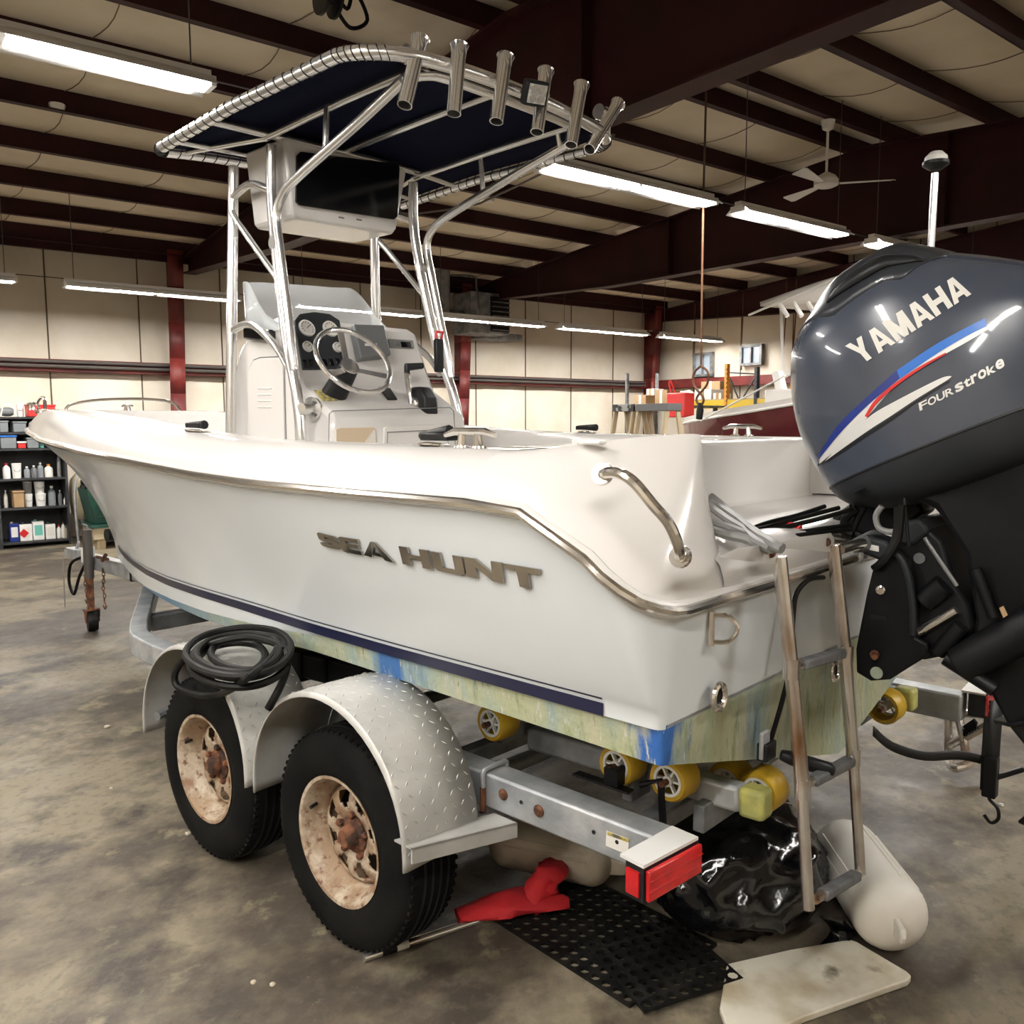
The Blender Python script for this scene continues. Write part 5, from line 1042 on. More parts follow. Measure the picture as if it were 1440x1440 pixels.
# keel rollers, carriages
def roller(x, y, z, r=.062, w_=.085):
    m_ = M(); m_.lathe([(r*.72, -w_/2), (r*.9, -w_/2), (r, -w_*.38), (r, w_*.38), (r*.9, w_/2), (r*.72, w_/2), (r*.72, -w_/2)], (x, y, z), (0, 1, 0), 30, caps=False); o_ = m_.build('roller', YELP, tr, 'yellow keel roller')
    s2 = -1 if y < 0 else 1
    m_ = M(); m_.lathe([(r*.73, -.004), (r*.73, .004), (r*.6, .004), (r*.6, -.004), (r*.73, -.004)], (x, y+s2*(w_/2-.004), z), (0, 1, 0), 26, caps=False)
    for k in range(6): a_ = k*math.pi/3; d = np.array([math.cos(a_), 0, math.sin(a_)]); m_.bar(np.array([x, y+s2*(w_/2-.012), z])+d*.012, np.array([x, y+s2*(w_/2-.012), z])+d*r*.68, .006, .012, up=(0, 1, 0))
    m_.lathe([(r*.25, -w_/2-.002), (r*.25, w_/2+.002)], (x, y, z), (0, 1, 0), 14); m_.build('roller_hub', WHITE, o_)
    m_ = M(); m_.lathe([(.009, -w_/2-.03), (.009, w_/2+.03)], (x, y, z), (0, 1, 0), 10); m_.build('axle_pin', RUST, o_)
for s_ in (-1, 1):
    for (x, y, z) in ((.63, -.74, .65), (1.10, -.70, .625), (1.27, -.69, .625), (1.33, -.47, .565), (1.44, -.49, .575), (.0, -.74, .62), (-.6, -.7, .61)): roller(x, y*-s_ if s_ > 0 else y, z)
    a, b = px(748, 1036, y=-.60), px(1045, 1122, y=-.60)
    a[1] = b[1] = s_*.60; m_ = M(); m_.bar(a, b, .06, .075); cr = m_.build('roller_carriage', GALV, tr, 'galvanised roller carriage', bevel=.012)
    m_ = M(); m_.bar(b, b+(b-a)/np.linalg.norm(b-a)*.075, .07, .085); m_.build('end_cap', YELO, cr, 'dirty yellow end cap', bevel=.014)
    for c_, d_ in (((1.12, s_*.66, .56), (.035, .1, .09)), ((1.34, s_*.58, .52), (.035, .2, .08)), ((.63, s_*.68, .60), (.03, .12, .06))): m_ = M(); m_.box(c_, d_); m_.build('roller_arm', GALVD, cr, bevel=.004)
m_ = M(); a, b = px(395, 925, y=-.80), px(530, 958, y=-.80); m_.bar(a, b, .06, .10); bk = m_.build('bunk_board', BLACK, tr, 'black carpeted bunk end', bevel=.008)
for u, v in ((432, 936), (468, 944)): P = px(u, v, y=-.80); m_ = M(); m_.box(P, (.02, .075, .115)); m_.build('bunk_strap', ENG, bk)
m_ = M(); a, b = px(560, 1008, y=-.80), px(626, 1031, y=-.80); m_.tube([a, b], .028, 14); sp = m_.build('side_guide_tube', GREYP, tr)
m_ = M(); m_.tube([a+(b-a)*.93, b+(b-a)*.01], .031, 14); m_.build('guide_band', YELP, sp); m_ = M(); m_.tube([b, b+(b-a)*.02], .022, 14); m_.build('guide_bore', BLACK, sp)
m_ = M(); a = px(805, 1095, z=.575); m_.box(a+[.08, .04, .0], (.2, .035, .006), None); m_.box(a+[.12, .05, .03], (.05, .05, .05)); m_.tube([a+[.2, .06, .02], a+[.26, .07, .05], a+[.27, .07, -.08]], .012, 8); m_.build('tie_down_ratchet', ENG, tr, bevel=.004)
# hanging tie-down strap at the far side
SY = 1.02
a = px(1398, 975, y=.95); st = [px(1398, 985, y=.9), px(1393, 1060, y=.9), px(1390, 1110, y=.9)]
m_ = M(); dv = np.array([.7, .7, 0])
rows = [[q-dv*w_, q+dv*w_] for q, w_ in zip(st, (.036, .036, .034))]; m_.grid(rows); sp = m_.build('transom_strap', BLACK, tr, 'black tie-down strap with hook', solid=.004, fix=False)
P = px(1393, 1092, y=.9); m_ = M(); m_.box(P, (.05, .05, .16)); m_.bar(P+[0, 0, -.01], P+[.10, .06, .04], .02, .02); m_.build('strap_buckle', BLACK, sp, bevel=.006)
P = px(1397, 1128, y=.9); m_ = M(); m_.tube(smooth([P+[0, 0, .04], P+[-.015, 0, .01], P+[.015, 0, -.02], P+[.02, 0, -.06], P+[-.005, 0, -.085], P+[-.03, 0, -.06]], 5), .007, 7); m_.build('strap_hook', BLACK, sp)
m_ = M(); Q = [px(1228, 1028, y=.3), px(1255, 1050, y=.45), px(1300, 1063, y=.6), px(1350, 1062, y=.8), px(1388, 1070, y=.9)]; Q = smooth(Q, 4)
m_.grid([[q-[0, 0, .018], q+[0, 0, .018]] for q in Q]); m_.build('loose_strap', BLACK, tr, 'slack black webbing strap', solid=.004, fix=False)
# mass of bracketry in the shade below the bow: springs
for s_ in (-1, 1):
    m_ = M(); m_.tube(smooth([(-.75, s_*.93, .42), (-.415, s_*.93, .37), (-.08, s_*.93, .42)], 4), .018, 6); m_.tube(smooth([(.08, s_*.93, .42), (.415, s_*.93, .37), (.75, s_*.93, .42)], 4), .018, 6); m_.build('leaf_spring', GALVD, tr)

# ================================================================ THINGS ROUND THE TRAILER
# coil of black hose thrown over the front fender
hz = px(330, 925, z=.86)
t = thing('coiled_hose', (hz[0], hz[1], .82), 'coil of black hose thrown over the front fender', 'hose')
loops = []
def hp_(u, v, k=0.0): 
    P = px(u, v+9, z=.815+k); return P
H1 = [hp_(*q) for q in ((275, 912, .01), (300, 898, .02), (345, 890, .03), (385, 895, .03), (404, 912, .03), (398, 935, .02), (370, 952, .012), (330, 957, .01), (290, 948, .01), (268, 930, .01))]
m_ = M(); m_.tube(smooth(H1, 5, True), .0125, 8, closed=True); m_.build('hose_loop', BRUB, t)
for dx, dy, sc, dz in ((.0, .0, .95, .024), (.012, .03, .78, .03), (-.01, -.02, .68, .014), (.03, -.02, .84, .042), (-.01, .004, 1.08, .036)):
    c_ = sum(H1)/len(H1); m_ = M(); m_.tube(smooth([c_+(q-c_)*sc+np.array([dx, dy, dz]) for q in H1], 5, True), .0125, 8, closed=True); m_.build('hose_loop', BRUB, t)
D = [px(398, 915, z=.88), px(388, 905, z=.89), px(350, 896, z=.89), px(300, 905, z=.87), px(262, 925, y=-1.29), px(246, 948, y=-1.31), px(252, 967, y=-1.31), px(285, 978, y=-1.31), px(315, 974, y=-1.31), px(345, 955, z=.86), px(375, 932, z=.87), px(390, 912, z=.88), px(386, 897, z=.89), px(360, 892, z=.89)]
m_ = M(); m_.tube(smooth(D, 6), .0125, 8); m_.build('draped_loop', BRUB, t)
D = [px(372, 893, z=.89), px(395, 905, z=.88), px(404, 925, z=.87), px(402, 945, y=-1.2), px(392, 970, y=-1.27), px(377, 997, y=-1.30)]
m_ = M(); m_.tube(smooth(D, 6), .0125, 8); m_.build('hose_end', BRUB, t)
# white boat fender (bumper) on the floor by the ladder
def capsule(nm, A_, B_, r, mt, label, cat):
    A_, B_ = np.array(A_), np.array(B_); d = B_-A_; L_ = np.linalg.norm(d); d /= L_
    t = thing(nm, ((A_+B_)/2)*[1, 1, 0], label, cat)
    prof = [(r*math.sin(a_), r*.8-r*.8*math.cos(a_)) for a_ in np.linspace(.12, math.pi/2, 8)]+[(r, L_-r*.8)]+[(r*math.cos(a_), L_-r*.8+r*.8*math.sin(a_)) for a_ in np.linspace(.2, math.pi/2-.1, 7)]
    m_ = M(); m_.lathe(prof, A_, d, 36); b_ = m_.build('fender_body', mt, t)
    u_ = np.cross(d, [0, 0, 1]); u_ /= np.linalg.norm(u_); v_ = np.cross(u_, d); v_ *= np.sign(v_[2])
    for a_ in (-1.15, -.95, -.55, -.35, .9, 1.2):
        n_ = u_*math.sin(a_)+v_*math.cos(a_); m_ = M(); m_.tube([A_+d*(r*.9)+n_*(r-.001), B_-d*(r*.9)+n_*(r-.001)], .0045, 6); m_.build('moulded_rib', mt, t)
    for P, s_ in ((B_, 1), (A_, -1)):
        Q = P-d*s_*.03; m_ = M(); m_.prism([Q+v_*.035*1, Q+d*s_*.075+v_*.022, Q+d*s_*.082, Q+d*s_*.075-v_*.022, Q-v_*.035], u_*.02); m_.build('rope_eye', mt, t, bevel=.006)
    return t
A_, B_ = px(1186, 1192, z=.118), px(1262, 1300, z=.118)
capsule('boat_fender', A_-(B_-A_)*.12, B_+(B_-A_)*.05, .115, VINYLW, 'clean white inflatable fender lying on the floor beside the ladder foot', 'boat fender')
A_, B_ = px(690, 1178, z=.13), px(862, 1216, z=.10)
capsule('boat_fender', A_, B_, .085, DVINYL, 'dirty beige fender lying under the trailer rail by the tail light', 'boat fender')
# black rubbish bag
cb_ = np.array([1.20, -.22, .0])
t = thing('rubbish_bag', cb_, 'shiny black plastic rubbish bag behind the ladder, on the floor', 'bag')
bm = bmesh.new(); bmesh.ops.create_icosphere(bm, subdivisions=5, radius=1)
from mathutils import noise as mn
for v in bm.verts:
    n_ = v.co.normalized(); r_ = .96+.14*mn.noise(n_*1.6+Vector((3, 1, 2)))+.10*(1-abs(mn.noise(n_*2.3)))**4+.02*mn.noise(n_*6)
    c_ = mn.ridged_multi_fractal(n_*2.2, 1.0, 2.1, 4, 1.0, 2.0) if hasattr(mn, 'ridged_multi_fractal') else 0
    r_ += .012*c_-.02; v.co = Vector((n_.x*.29*r_, n_.y*.33*r_, max(-.0, .18+n_.z*.205*r_)))
    if v.co.z < .01: v.co.x *= 1.05; v.co.z = .0
me = bpy.data.meshes.new('bag_body'); bm.to_mesh(me); bm.free(); me.materials.append(BAG); me.polygons.foreach_set('use_smooth', [True]*len(me.polygons))
o_ = bpy.data.objects.new('bag_body', me); COL.objects.link(o_); o_.parent = t
m_ = M(); P = cb_+[-.02, .12, .40]; m_.loft([[P+[r*math.cos(a_)*(1+.25*math.sin(5*a_)), r*math.sin(a_)*(1+.25*math.sin(5*a_)), z] for a_ in np.linspace(0, 2*math.pi, 24, endpoint=False)] for r, z in ((.07, -.03), (.03, .01), (.022, .025), (.04, .05), (.05, .07))]); m_.build('bag_neck', BAG, t)
m_ = M(); Q = [px(1170, 1290, z=.12), px(1185, 1310, z=.04), px(1165, 1335, z=.01), px(1150, 1345, z=.005)]; m_.grid([[q-[.03, .02, 0], q+[.03, .02, 0]] for q in smooth(Q, 3)]); m_.build('loose_flap', BAG, t, solid=.003, fix=False)
# white board on the floor
Q = [px(u, v, z=0.0) for u, v in ((1012, 1427), (1022, 1365), (1110, 1345), (1185, 1332), (1197, 1331), (1205, 1334), (1275, 1376), (1281, 1382), (1276, 1388), (1130, 1440), (1090, 1460), (1020, 1450))]
m_ = M(); m_.prism([q+[0, 0, .001] for q in Q], (0, 0, .022)); tag(m_.build('board', BOARD, bevel=.004), 'stained white plastic board on the floor, bottom right', 'board')
# perforated rubber mats
def mat_(o0, du, dv, nu, nv, z, label, r=.0155):
    du, dv = np.array(du, float), np.array(dv, float); t = None; m_ = M(); p_ = .042; du /= np.linalg.norm(du); dv = dv-du*(dv@du); dv /= np.linalg.norm(dv); h_ = .011
    for i in range(nu):
        for j in range(nv):
            c_ = np.array(o0)+du*p_*(i+.5)+dv*p_*(j+.5); c_[2] = z
            sq = [c_+du*p_*.5*a_+dv*p_*.5*b_ for a_, b_ in ((1, 0), (1, 1), (0, 1), (-1, 1), (-1, 0), (-1, -1), (0, -1), (1, -1))]
            ci = [c_+du*r*math.cos(k*math.pi/4)+dv*r*math.sin(k*math.pi/4) for k in range(8)]
            up = [0, 0, h_]; V = [q+up for q in sq]+[q+up for q in ci]+ci+sq; F = []
            for k in range(8):
                k2 = (k+1) % 8; F += [(k, k2, 8+k2, 8+k), (8+k, 8+k2, 16+k2, 16+k)]
            if i in (0, nu-1) or j in (0, nv-1): F += [(24+k, 24+(k+1) % 8, (k+1) % 8, k) for k in range(8)]
            m_.add(V, F)
    o_ = m_.build('rubber_mat', MATB, sharp=30); return tag(o_, label, 'mat')
A_ = px(690, 1293, z=0); B_ = px(900, 1428, z=0)
mat_(A_, B_-A_, (.1, 1, 0), 14, 10, .001, 'large black perforated rubber mat lying between the tail light and the floor edge')
A_ = px(868, 1448, z=0); B_ = px(1002, 1440, z=0); C_ = px(1045, 1386, z=0)
mat_(C_, px(1000, 1345, z=0)-C_, px(1005, 1440, z=0)-C_, 8, 8, .0135, 'second perforated rubber mat overlapping the first, next to the white board')
# metal pole with labels
A_, B_ = px(512, 1347, z=.014), px(676, 1293, z=.014); d = B_-A_
t = thing('metal_pole', A_*[1, 1, 0], 'thin metal pole with black and white stickers on the floor by the rear tyre', 'pole')
m_ = M(); m_.tube([A_, B_+d*.1], .0125, 12); m_.build('pole_tube', RSTEEL, t); m_ = M(); m_.tube([A_+d*.14, A_+d*.30], .0129, 12); m_.build('black_sticker', BLACK, t); m_ = M(); m_.tube([A_+d*.26, A_+d*.36], .0133, 12); m_.build('white_sticker', WSTICK, t)
# red cloth
t = thing('red_jacket', px(760, 1270, z=0), 'crumpled red garment on the floor under the trailer', 'clothing')
def clothblob(nm, pts, rw, mt, par, seed=0):
    P = smooth(pts, 6); m_ = M(); n_ = 14; rings = []
    for i, q in enumerate(P):
        tt = P[min(i+1, len(P)-1)]-P[max(i-1, 0)]; tt /= np.linalg.norm(tt); s_ = np.cross(tt, [0, 0, 1]); s_ /= np.linalg.norm(s_)+1e-9; u_ = np.cross(s_, tt); w_ = I(i, np.linspace(0, len(P)-1, len(rw)), rw)
        rings.append([q+s_*math.cos(a_)*w_*(1+.18*math.sin(3*a_+i*.5+seed))+np.array([0, 0, 1])*max(-q[2]+.003, math.sin(a_)*w_*.42*(1+.25*math.sin(4*a_+i*.8))) for a_ in np.linspace(0, 2*math.pi, n_, endpoint=False)])
    m_.loft(rings); return m_.build(nm, mt, par, sharp=70)
clothblob('sleeve', [px(643, 1288, z=.03), px(690, 1275, z=.04), px(740, 1268, z=.045), px(800, 1268, z=.04)], [.035, .05, .075, .06, .03], REDC, t)
clothblob('body_fold', [px(768, 1272, z=.04), px(765, 1245, z=.10), px(775, 1225, z=.13), px(780, 1210, z=.10)], [.06, .055, .05, .05], REDC, t, 2)
# debris
for (u, v, r, mt, l) in ((151, 1023, .016, DVINYL, 'pale crumb of foam on the bare floor, left'), (264, 1173, .01, DVINYL, 'small pale chip on the floor in front of the front wheel'), (156, 1109, .008, DVINYL, 'tiny white chip on the floor at the left'),
                      (1408, 1133, .012, WHITE, 'small white flake on the floor near the strap hook'), (356, 1382, .008, DVINYL, 'left white speck near the bottom edge of the floor'), (383, 1385, .008, DVINYL, 'right white speck near the bottom edge of the floor')):
    P = px(u, v, z=0); bm = bmesh.new(); bmesh.ops.create_icosphere(bm, subdivisions=2, radius=r)
    for q in bm.verts: q.co *= 1+.5*mn.noise(q.co*120); q.co.z = max(q.co.z*.6, -.3*r)+.3*r
    me = bpy.data.meshes.new('debris'); bm.to_mesh(me); bm.free(); me.materials.append(mt); o_ = bpy.data.objects.new('debris_chip', me); o_.location = P; COL.objects.link(o_); tag(o_, l, 'debris')
# boat stand on the far side
t = thing('tubular_stand', px(1370, 1065, z=0), 'bent-pipe boat stand on the floor behind the engine', 'stand')
yb = px(1340, 1080, z=.03)
S = [[px(1333, 990, y=1.55), px(1333, 1050, y=1.5), px(1334, 1070, y=1.45), px(1345, 1080, y=1.4), px(1372, 1070, y=1.5)], [px(1345, 995, y=1.55), px(1354, 1035, y=1.5), px(1358, 1060, y=1.5)], [px(1335, 1048, y=1.5), px(1392, 1018, y=1.5)], [px(1330, 1000, y=1.55), px(1400, 1006, y=1.5)]]
for k, q in enumerate(S):
    m_ = M(); m_.tube(smooth(q, 4) if len(q) > 2 else q, .020, 10); m_.build('stand_pipe', RSTEEL, t)
m_ = M(); a, b = px(1357, 1024, y=1.48), px(1372, 1014, y=1.48); m_.bar(a, b, .02, .025)
for k in range(5): q = a+(b-a)*k/4; m_.box(q+[0, 0, -.02], (.012, .012, .03))
m_.build('ratchet_rack', ENG, t)

# ================================================================ BACKGROUND, LEFT: shelf unit and what is on it
def rthing(nm, a, b, z, l, c, g=None): return thing(nm, rm(a, b, z), l, c, g)
SA0, SA1, SB0, SB1 = 9.8, 10.3, -2.0, .10
t = rthing('shelf_unit', (SA0+SA1)/2, (SB0+SB1)/2, 0, 'dark grey steel shelf unit against the back wall', 'shelf')
for b in (SB0, SB1-.03, -.80):
    if b != -.80: m_ = M(); rbox(m_, SA0, SA1, b, b+.03, 0, 1.70); m_.build('side_panel', SHELFM, t)
m_ = M(); rbox(m_, SA1-.01, SA1, SB0, SB1, 0, 1.70); m_.build('back_panel', SHELFM, t)
SZ = [.05, .50, .88, 1.27, 1.48, 1.68]
for z in SZ: m_ = M(); rbox(m_, SA0, SA1, SB0+.03, SB1-.03, z, z+.025); m_.build('shelf', SHELFM, t)
m_ = M(); rbox(m_, SA0-.004, SA0, -.74, -.70, 0, 1.48); m_.build('divider', SHELFM, t)
def item(u0, u1, sz, h, kind, label, mt, grp, a=9.95, cap=None, dz=0):
    b0 = pr(u0, 640, a=a)[1]; b1 = pr(u1, 640, a=a)[1]; w_ = b1-b0; z = SZ[sz]+.026+dz; bc = (b0+b1)/2
    nm = kind; t = rthing(nm, a, bc, z, label, {'paint_bucket': 'bucket', 'spray_can': 'can', 'bottle': 'bottle', 'metal_can': 'can', 'storage_box': 'box', 'jug': 'jug', 'tool_case': 'case'}.get(kind, 'container'), grp)
    if kind in ('paint_bucket',):
        m_ = M(); m_.lathe([(w_*.42, 0), (w_*.5, h)], rm(a, bc, z), (0, 0, 1), 18); m_.build('tub', mt, t); m_ = M(); m_.lathe([(w_*.52, h), (w_*.52, h+.015), (w_*.45, h+.018)], rm(a, bc, z), (0, 0, 1), 18); m_.build('lid', cap or WHITE, t)
        m_ = M(); m_.tube([rm(a, bc-w_*.5, z+h*.9), rm(a-w_*.5, bc-w_*.2, z+h*.5), rm(a-w_*.5, bc+w_*.2, z+h*.5), rm(a, bc+w_*.5, z+h*.9)], .003, 5); m_.build('wire_handle', GREYP, t)
    elif kind in ('bottle', 'spray_can', 'jug'):
        m_ = M(); m_.lathe([(w_*.5, 0), (w_*.5, h*.62), (w_*.42, h*.74), (w_*.16, h*.84), (w_*.16, h*.88)], rm(a, bc, z), (0, 0, 1), 14); m_.build('body', mt, t); m_ = M(); m_.lathe([(w_*.2, h*.88), (w_*.2, h)], rm(a, bc, z), (0, 0, 1), 12); m_.build('cap', cap or WHITE, t)
    elif kind == 'metal_can':
        m_ = M(); rbox(m_, a-.05, a+.05, b0, b1, z, z+h); m_.build('body', mt, t, bevel=.006); m_ = M(); m_.lathe([(.018, 0), (.018, .02)], rm(a, bc-w_*.2, z+h), (0, 0, 1), 12); m_.build('cap', cap or GREYP, t)
        m_ = M(); rbox(m_, a-.052, a-.05, b0+w_*.15, b1-w_*.15, z+h*.25, z+h*.8); m_.build('front_label', cap or WSTICK, t)
    else:
        m_ = M(); rbox(m_, a-.13, a+.13, b0, b1, z, z+h); m_.build('body', mt, t, bevel=.01); m_ = M(); rbox(m_, a-.14, a+.14, b0-.008, b1+.008, z+h, z+h+.02); m_.build('lid', cap or mt, t, bevel=.004)
    return t
item(6, 19.5, 0, .24, 'metal_can', 'dark blue can at the left of the bottom shelf', DBLUE, 'cans on the bottom shelf', cap=WSTICK)
dcan = item(20.3, 38, 0, .22, 'metal_can', 'white can with a red diamond sign, bottom shelf', WHITE, 'cans on the bottom shelf')
item(39, 55, 0, .25, 'metal_can', 'white can with a green band, bottom shelf', WHITE, 'cans on the bottom shelf', cap=TEAL)
item(57, 71, 0, .20, 'metal_can', 'small white can right of the green-banded one', WHITE, 'cans on the bottom shelf')
item(73, 80, 0, .18, 'bottle', 'small bottle with red cap on the bottom shelf', WHITE, 'bottles on the bottom shelf', cap=REDP); item(80, 86, 0, .22, 'bottle', 'taller bottle beside the red-capped one, bottom shelf', VINYLW, 'bottles on the bottom shelf', cap=RUST); item(85.5, 90, 0, .17, 'bottle', 'last cream bottle at the right end of the bottom shelf', TANK, 'bottles on the bottom shelf')
P0 = pr(33, 750, a=9.895); 
m_ = M(); c_ = rm(9.897, pr(30, 750, a=9.9)[1]+.03, SZ[0]+.13); s_ = .06; m_.add([c_+EP*s_-ER*.002, c_+np.array([0, 0, s_])-ER*.002, c_-EP*s_-ER*.002, c_-np.array([0, 0, s_])-ER*.002], [(0, 1, 2, 3)]); dm = m_.build('hazard_diamond', REDD, dcan, 'red diamond sign')
item(1, 7, 1, .23, 'bottle', 'bottle at the far left of the second shelf from the floor', VINYLW, 'items on the second shelf'); item(13, 28, 1, .20, 'storage_box', 'orange-brown wooden box on the second shelf', CARD, 'items on the second shelf')
item(30, 42, 1, .15, 'paint_bucket', 'white bucket under the grey one, second shelf', WHITE, 'buckets on the second shelf'); item(29, 42, 1, .15, 'paint_bucket', 'grey bucket stacked on a white one', GREYH, 'buckets on the second shelf', dz=.17)
item(46, 61, 1, .15, 'paint_bucket', 'large white bucket under another, second shelf', WHITE, 'buckets on the second shelf'); item(45, 60, 1, .14, 'paint_bucket', 'large white bucket stacked on top of its twin', WHITE, 'buckets on the second shelf', dz=.17)
item(64, 75, 1, .26, 'bottle', 'clear spray bottle on the second shelf', CLEARB, 'items on the second shelf'); item(78, 84, 1, .2, 'bottle', 'dark bottle right of the clear spray bottle', GREYP, 'items on the second shelf'); item(85.5, 89, 1, .1, 'bottle', 'tiny white pot at the end of the second shelf', WHITE, 'items on the second shelf')
item(2, 13, 2, .20, 'jug', 'white jug with red print at the left of the third shelf', WHITE, 'items on the third shelf', cap=REDP); item(15, 29, 2, .18, 'paint_bucket', 'white tub with red lower band, third shelf', WHITE, 'items on the third shelf', cap=WHITE)
item(32, 41, 2, .15, 'bottle', 'clear bottle on the third shelf, left of the dark ones', CLEARB, 'items on the third shelf'); item(42, 51, 2, .16, 'bottle', 'dark bottle in the middle of the third shelf', GREYP, 'items on the third shelf'); item(51, 60, 2, .2, 'bottle', 'tall smoky bottle on the third shelf', CLEARB, 'items on the third shelf'); item(61, 73, 2, .17, 'jug', 'cream and orange pot on the third shelf', VINYLW, 'items on the third shelf', cap=ORANGE); item(79, 85, 2, .32, 'bottle', 'tall grey tube standing at the end of the third shelf', GREYH, 'items on the third shelf', cap=GREYH)
item(0, 22, 3, .15, 'storage_box', 'clear storage box with blue lid on the fourth shelf', CLEARB, 'storage boxes', cap=BLUE); item(24, 35, 3, .07, 'tool_case', 'small red and white parts tray on the fourth shelf', REDP, 'items on the fourth shelf', cap=WHITE); item(37, 53, 3, .12, 'storage_box', 'clear storage box beside the teal cup', CLEARB, 'storage boxes'); item(56, 63, 3, .07, 'paint_bucket', 'teal cup on the fourth shelf', TEAL, 'items on the fourth shelf', cap=TEAL)
item(0, 12, 4, .13, 'storage_box', 'clear storage box at the left of the fifth shelf', CLEARB, 'storage boxes'); item(19, 37, 4, .12, 'storage_box', 'clear storage box in the middle of the fifth shelf', CLEARB, 'storage boxes')
item(41, 79, 5, .14, 'tool_case', 'red tool case on top of the shelf unit', REDP, None, cap=REDP); item(27, 38, 5, .16, 'paint_bucket', 'white tub on top of the shelf unit', WHITE, None)
t = rthing('small_pump', 9.95, pr(10, 580, a=9.95)[1], 1.706, 'small grey pump on top of the shelf unit', 'pump'); b_ = pr(10, 580, a=9.95)[1]
m_ = M(); m_.lathe([(.05, -.07), (.06, -.03), (.06, .03), (.04, .07)], rm(9.95, b_, 1.77), EP, 14); m_.build('pump_body', GREYP, t); m_ = M(); m_.tube(smooth([rm(9.9, b_-.08, 1.71), rm(9.9, b_-.04, 1.85), rm(9.9, b_+.06, 1.84), rm(9.9, b_+.1, 1.71)], 4), .008, 6); m_.build('pump_hose', WHITE, t)
# cream tank, green crate, cloth, pallet
b_ = pr(112, 700, a=9.6)[1]; t = rthing('cream_tank', 9.6, b_, 0, 'cream metal tank lying behind the green crate, right of the shelves', 'tank')
m_ = M(); m_.lathe([(.05, -.0), (.26, .03), (.34, .1), (.34, 1.1), (.26, 1.2)], rm(9.955, pr(98, 700, a=9.95)[1]+.01, .62), EP, 26); m_.build('tank_shell', TANK, t)
for o1 in (.0, .9):
    m_ = M(); rbox(m_, 9.7, 10.1, b_+.35+o1, b_+.45+o1, 0, .34); m_.build('tank_foot', SHELFM, t)
m_ = M(); m_.tube(smooth([rm(9.62, b_-.04, .02), rm(9.62, b_-.05, .7), rm(9.62, b_+.04, .98), rm(9.62, b_+.3, 1.03)], 5), .018, 8); m_.build('tank_pipe', GALV, t)
b0_, b1_ = pr(118, 700, a=9.2)[1], pr(200, 700, a=9.2)[1]; t = rthing('green_crate', 9.3, (b0_+b1_)/2, .29, 'dark green plastic crate behind the bow, on a yellow board', 'crate')
m_ = M(); V0 = [rm(9.05, b0_+.08, .32), rm(9.05, b1_, .32), rm(9.55, b1_, .32), rm(9.55, b0_+.08, .32)]; V1 = [rm(9.0, b0_, .78), rm(9.0, b1_, .78), rm(9.6, b1_, .78), rm(9.6, b0_, .78)]; m_.loft([V0, V1]); gc = m_.build('crate_body', GREEN, t, bevel=.015)
for z in (.42, .50, .58, .66): m_ = M(); m_.bar(rm(9.03-.03*(z-.3), b0_+.12, z), rm(9.03-.03*(z-.3), b1_, z), .02, .015); m_.build('crate_rib', GREEN, t)
m_ = M(); rbox(m_, 8.98, 9.62, b0_+.02, b1_, .28, .32); m_.build('crate_rim', GREEN, t)
t = rthing('work_board', 9.3, (b0_+b1_)/2, .1, 'yellowish board block under the green crate', 'board'); m_ = M(); rbox(m_, 9.0, 9.6, b0_+.05, b1_, .13, .28); m_.build('board_block', TANK, t); 
for o1 in (.1, .5): m_ = M(); rbox(m_, 9.05, 9.55, b0_+o1, b0_+o1+.1, 0, .13); m_.build('bearer', WOOD, t)
bm = bmesh.new(); bmesh.ops.create_icosphere(bm, subdivisions=4, radius=1)
for q in bm.verts: 
    n_ = q.co.normalized(); r_ = 1+.25*mn.noise(n_*2.5)+.1*mn.noise(n_*7); q.co = Vector((n_.x*.2*r_, n_.y*.3*r_, max(0, n_.z*.13*r_+.04)))
me = bpy.data.meshes.new('cloth'); bm.to_mesh(me); bm.free(); me.materials.append(BAG); me.polygons.foreach_set('use_smooth', [True]*len(me.polygons)); o_ = bpy.data.objects.new('folded_tarpaulin', me); o_.location = rm(9.25, b0_+.2, .78); o_.rotation_euler = (0, 0, PSI); COL.objects.link(o_); tag(o_, 'crumpled black plastic sheet on the green crate', 'sheet')
# ================================================================ BACKGROUND, RIGHT
# stepladder tops / work platform
def rq(u, v, b): a_, b__, z_ = pr(u, v, b=b); return a_, b__, z_
a1, _, zt1 = rq(871, 569, 6.6); a0, _, _ = rq(949, 571, 6.6); zb1 = rq(870, 577, 6.6)[2]
am = a1+(a0-a1)*.42
for k, (x0, x1, mt, lab, nm) in enumerate(((a1, am+.015, WSTICK, 'paint-splashed wooden stepladder behind the boat, left of the grey one', 'stepladder'), (am-.015, a0, GREYP, 'wooden stepladder with grey top cap behind the boat', 'stepladder'))):
    xm = (x0+x1)/2; LB = 6.6+.0*k; t = rthing(nm, xm, 6.6, 0, lab, 'ladder')
    m_ = M(); rbox(m_, min(x0, x1), max(x0, x1), 6.45, 6.75, zt1-.10, zt1); m_.build('top_cap', mt if k else mat('paint_splashed_cap', (.35, .35, .33), (.02, .02, .02), rough=.6, scale=9, lo=.48, hi=.52), t, bevel=.006)
    for sa in (-1, 1):
        for sb in (-1, 1):
            m_ = M(); m_.bar(rm(xm+sa*(abs(x1-x0)/2-.04), 6.6+sb*.1, zt1-.08), rm(xm+sa*(abs(x1-x0)/2-.02), 6.6+sb*.45, 0), .03, .07); m_.build('leg', WOOD, t)
    for z in (1.35, 1.0, .65, .3):
        f_ = (zt1-z)/zt1; m_ = M(); rbox(m_, xm-(abs(x1-x0)/2-.03), xm+(abs(x1-x0)/2-.03), 6.6-.12-.35*f_, 6.6-.02-.35*f_, z, z+.025); m_.build('tread', WOOD, t)
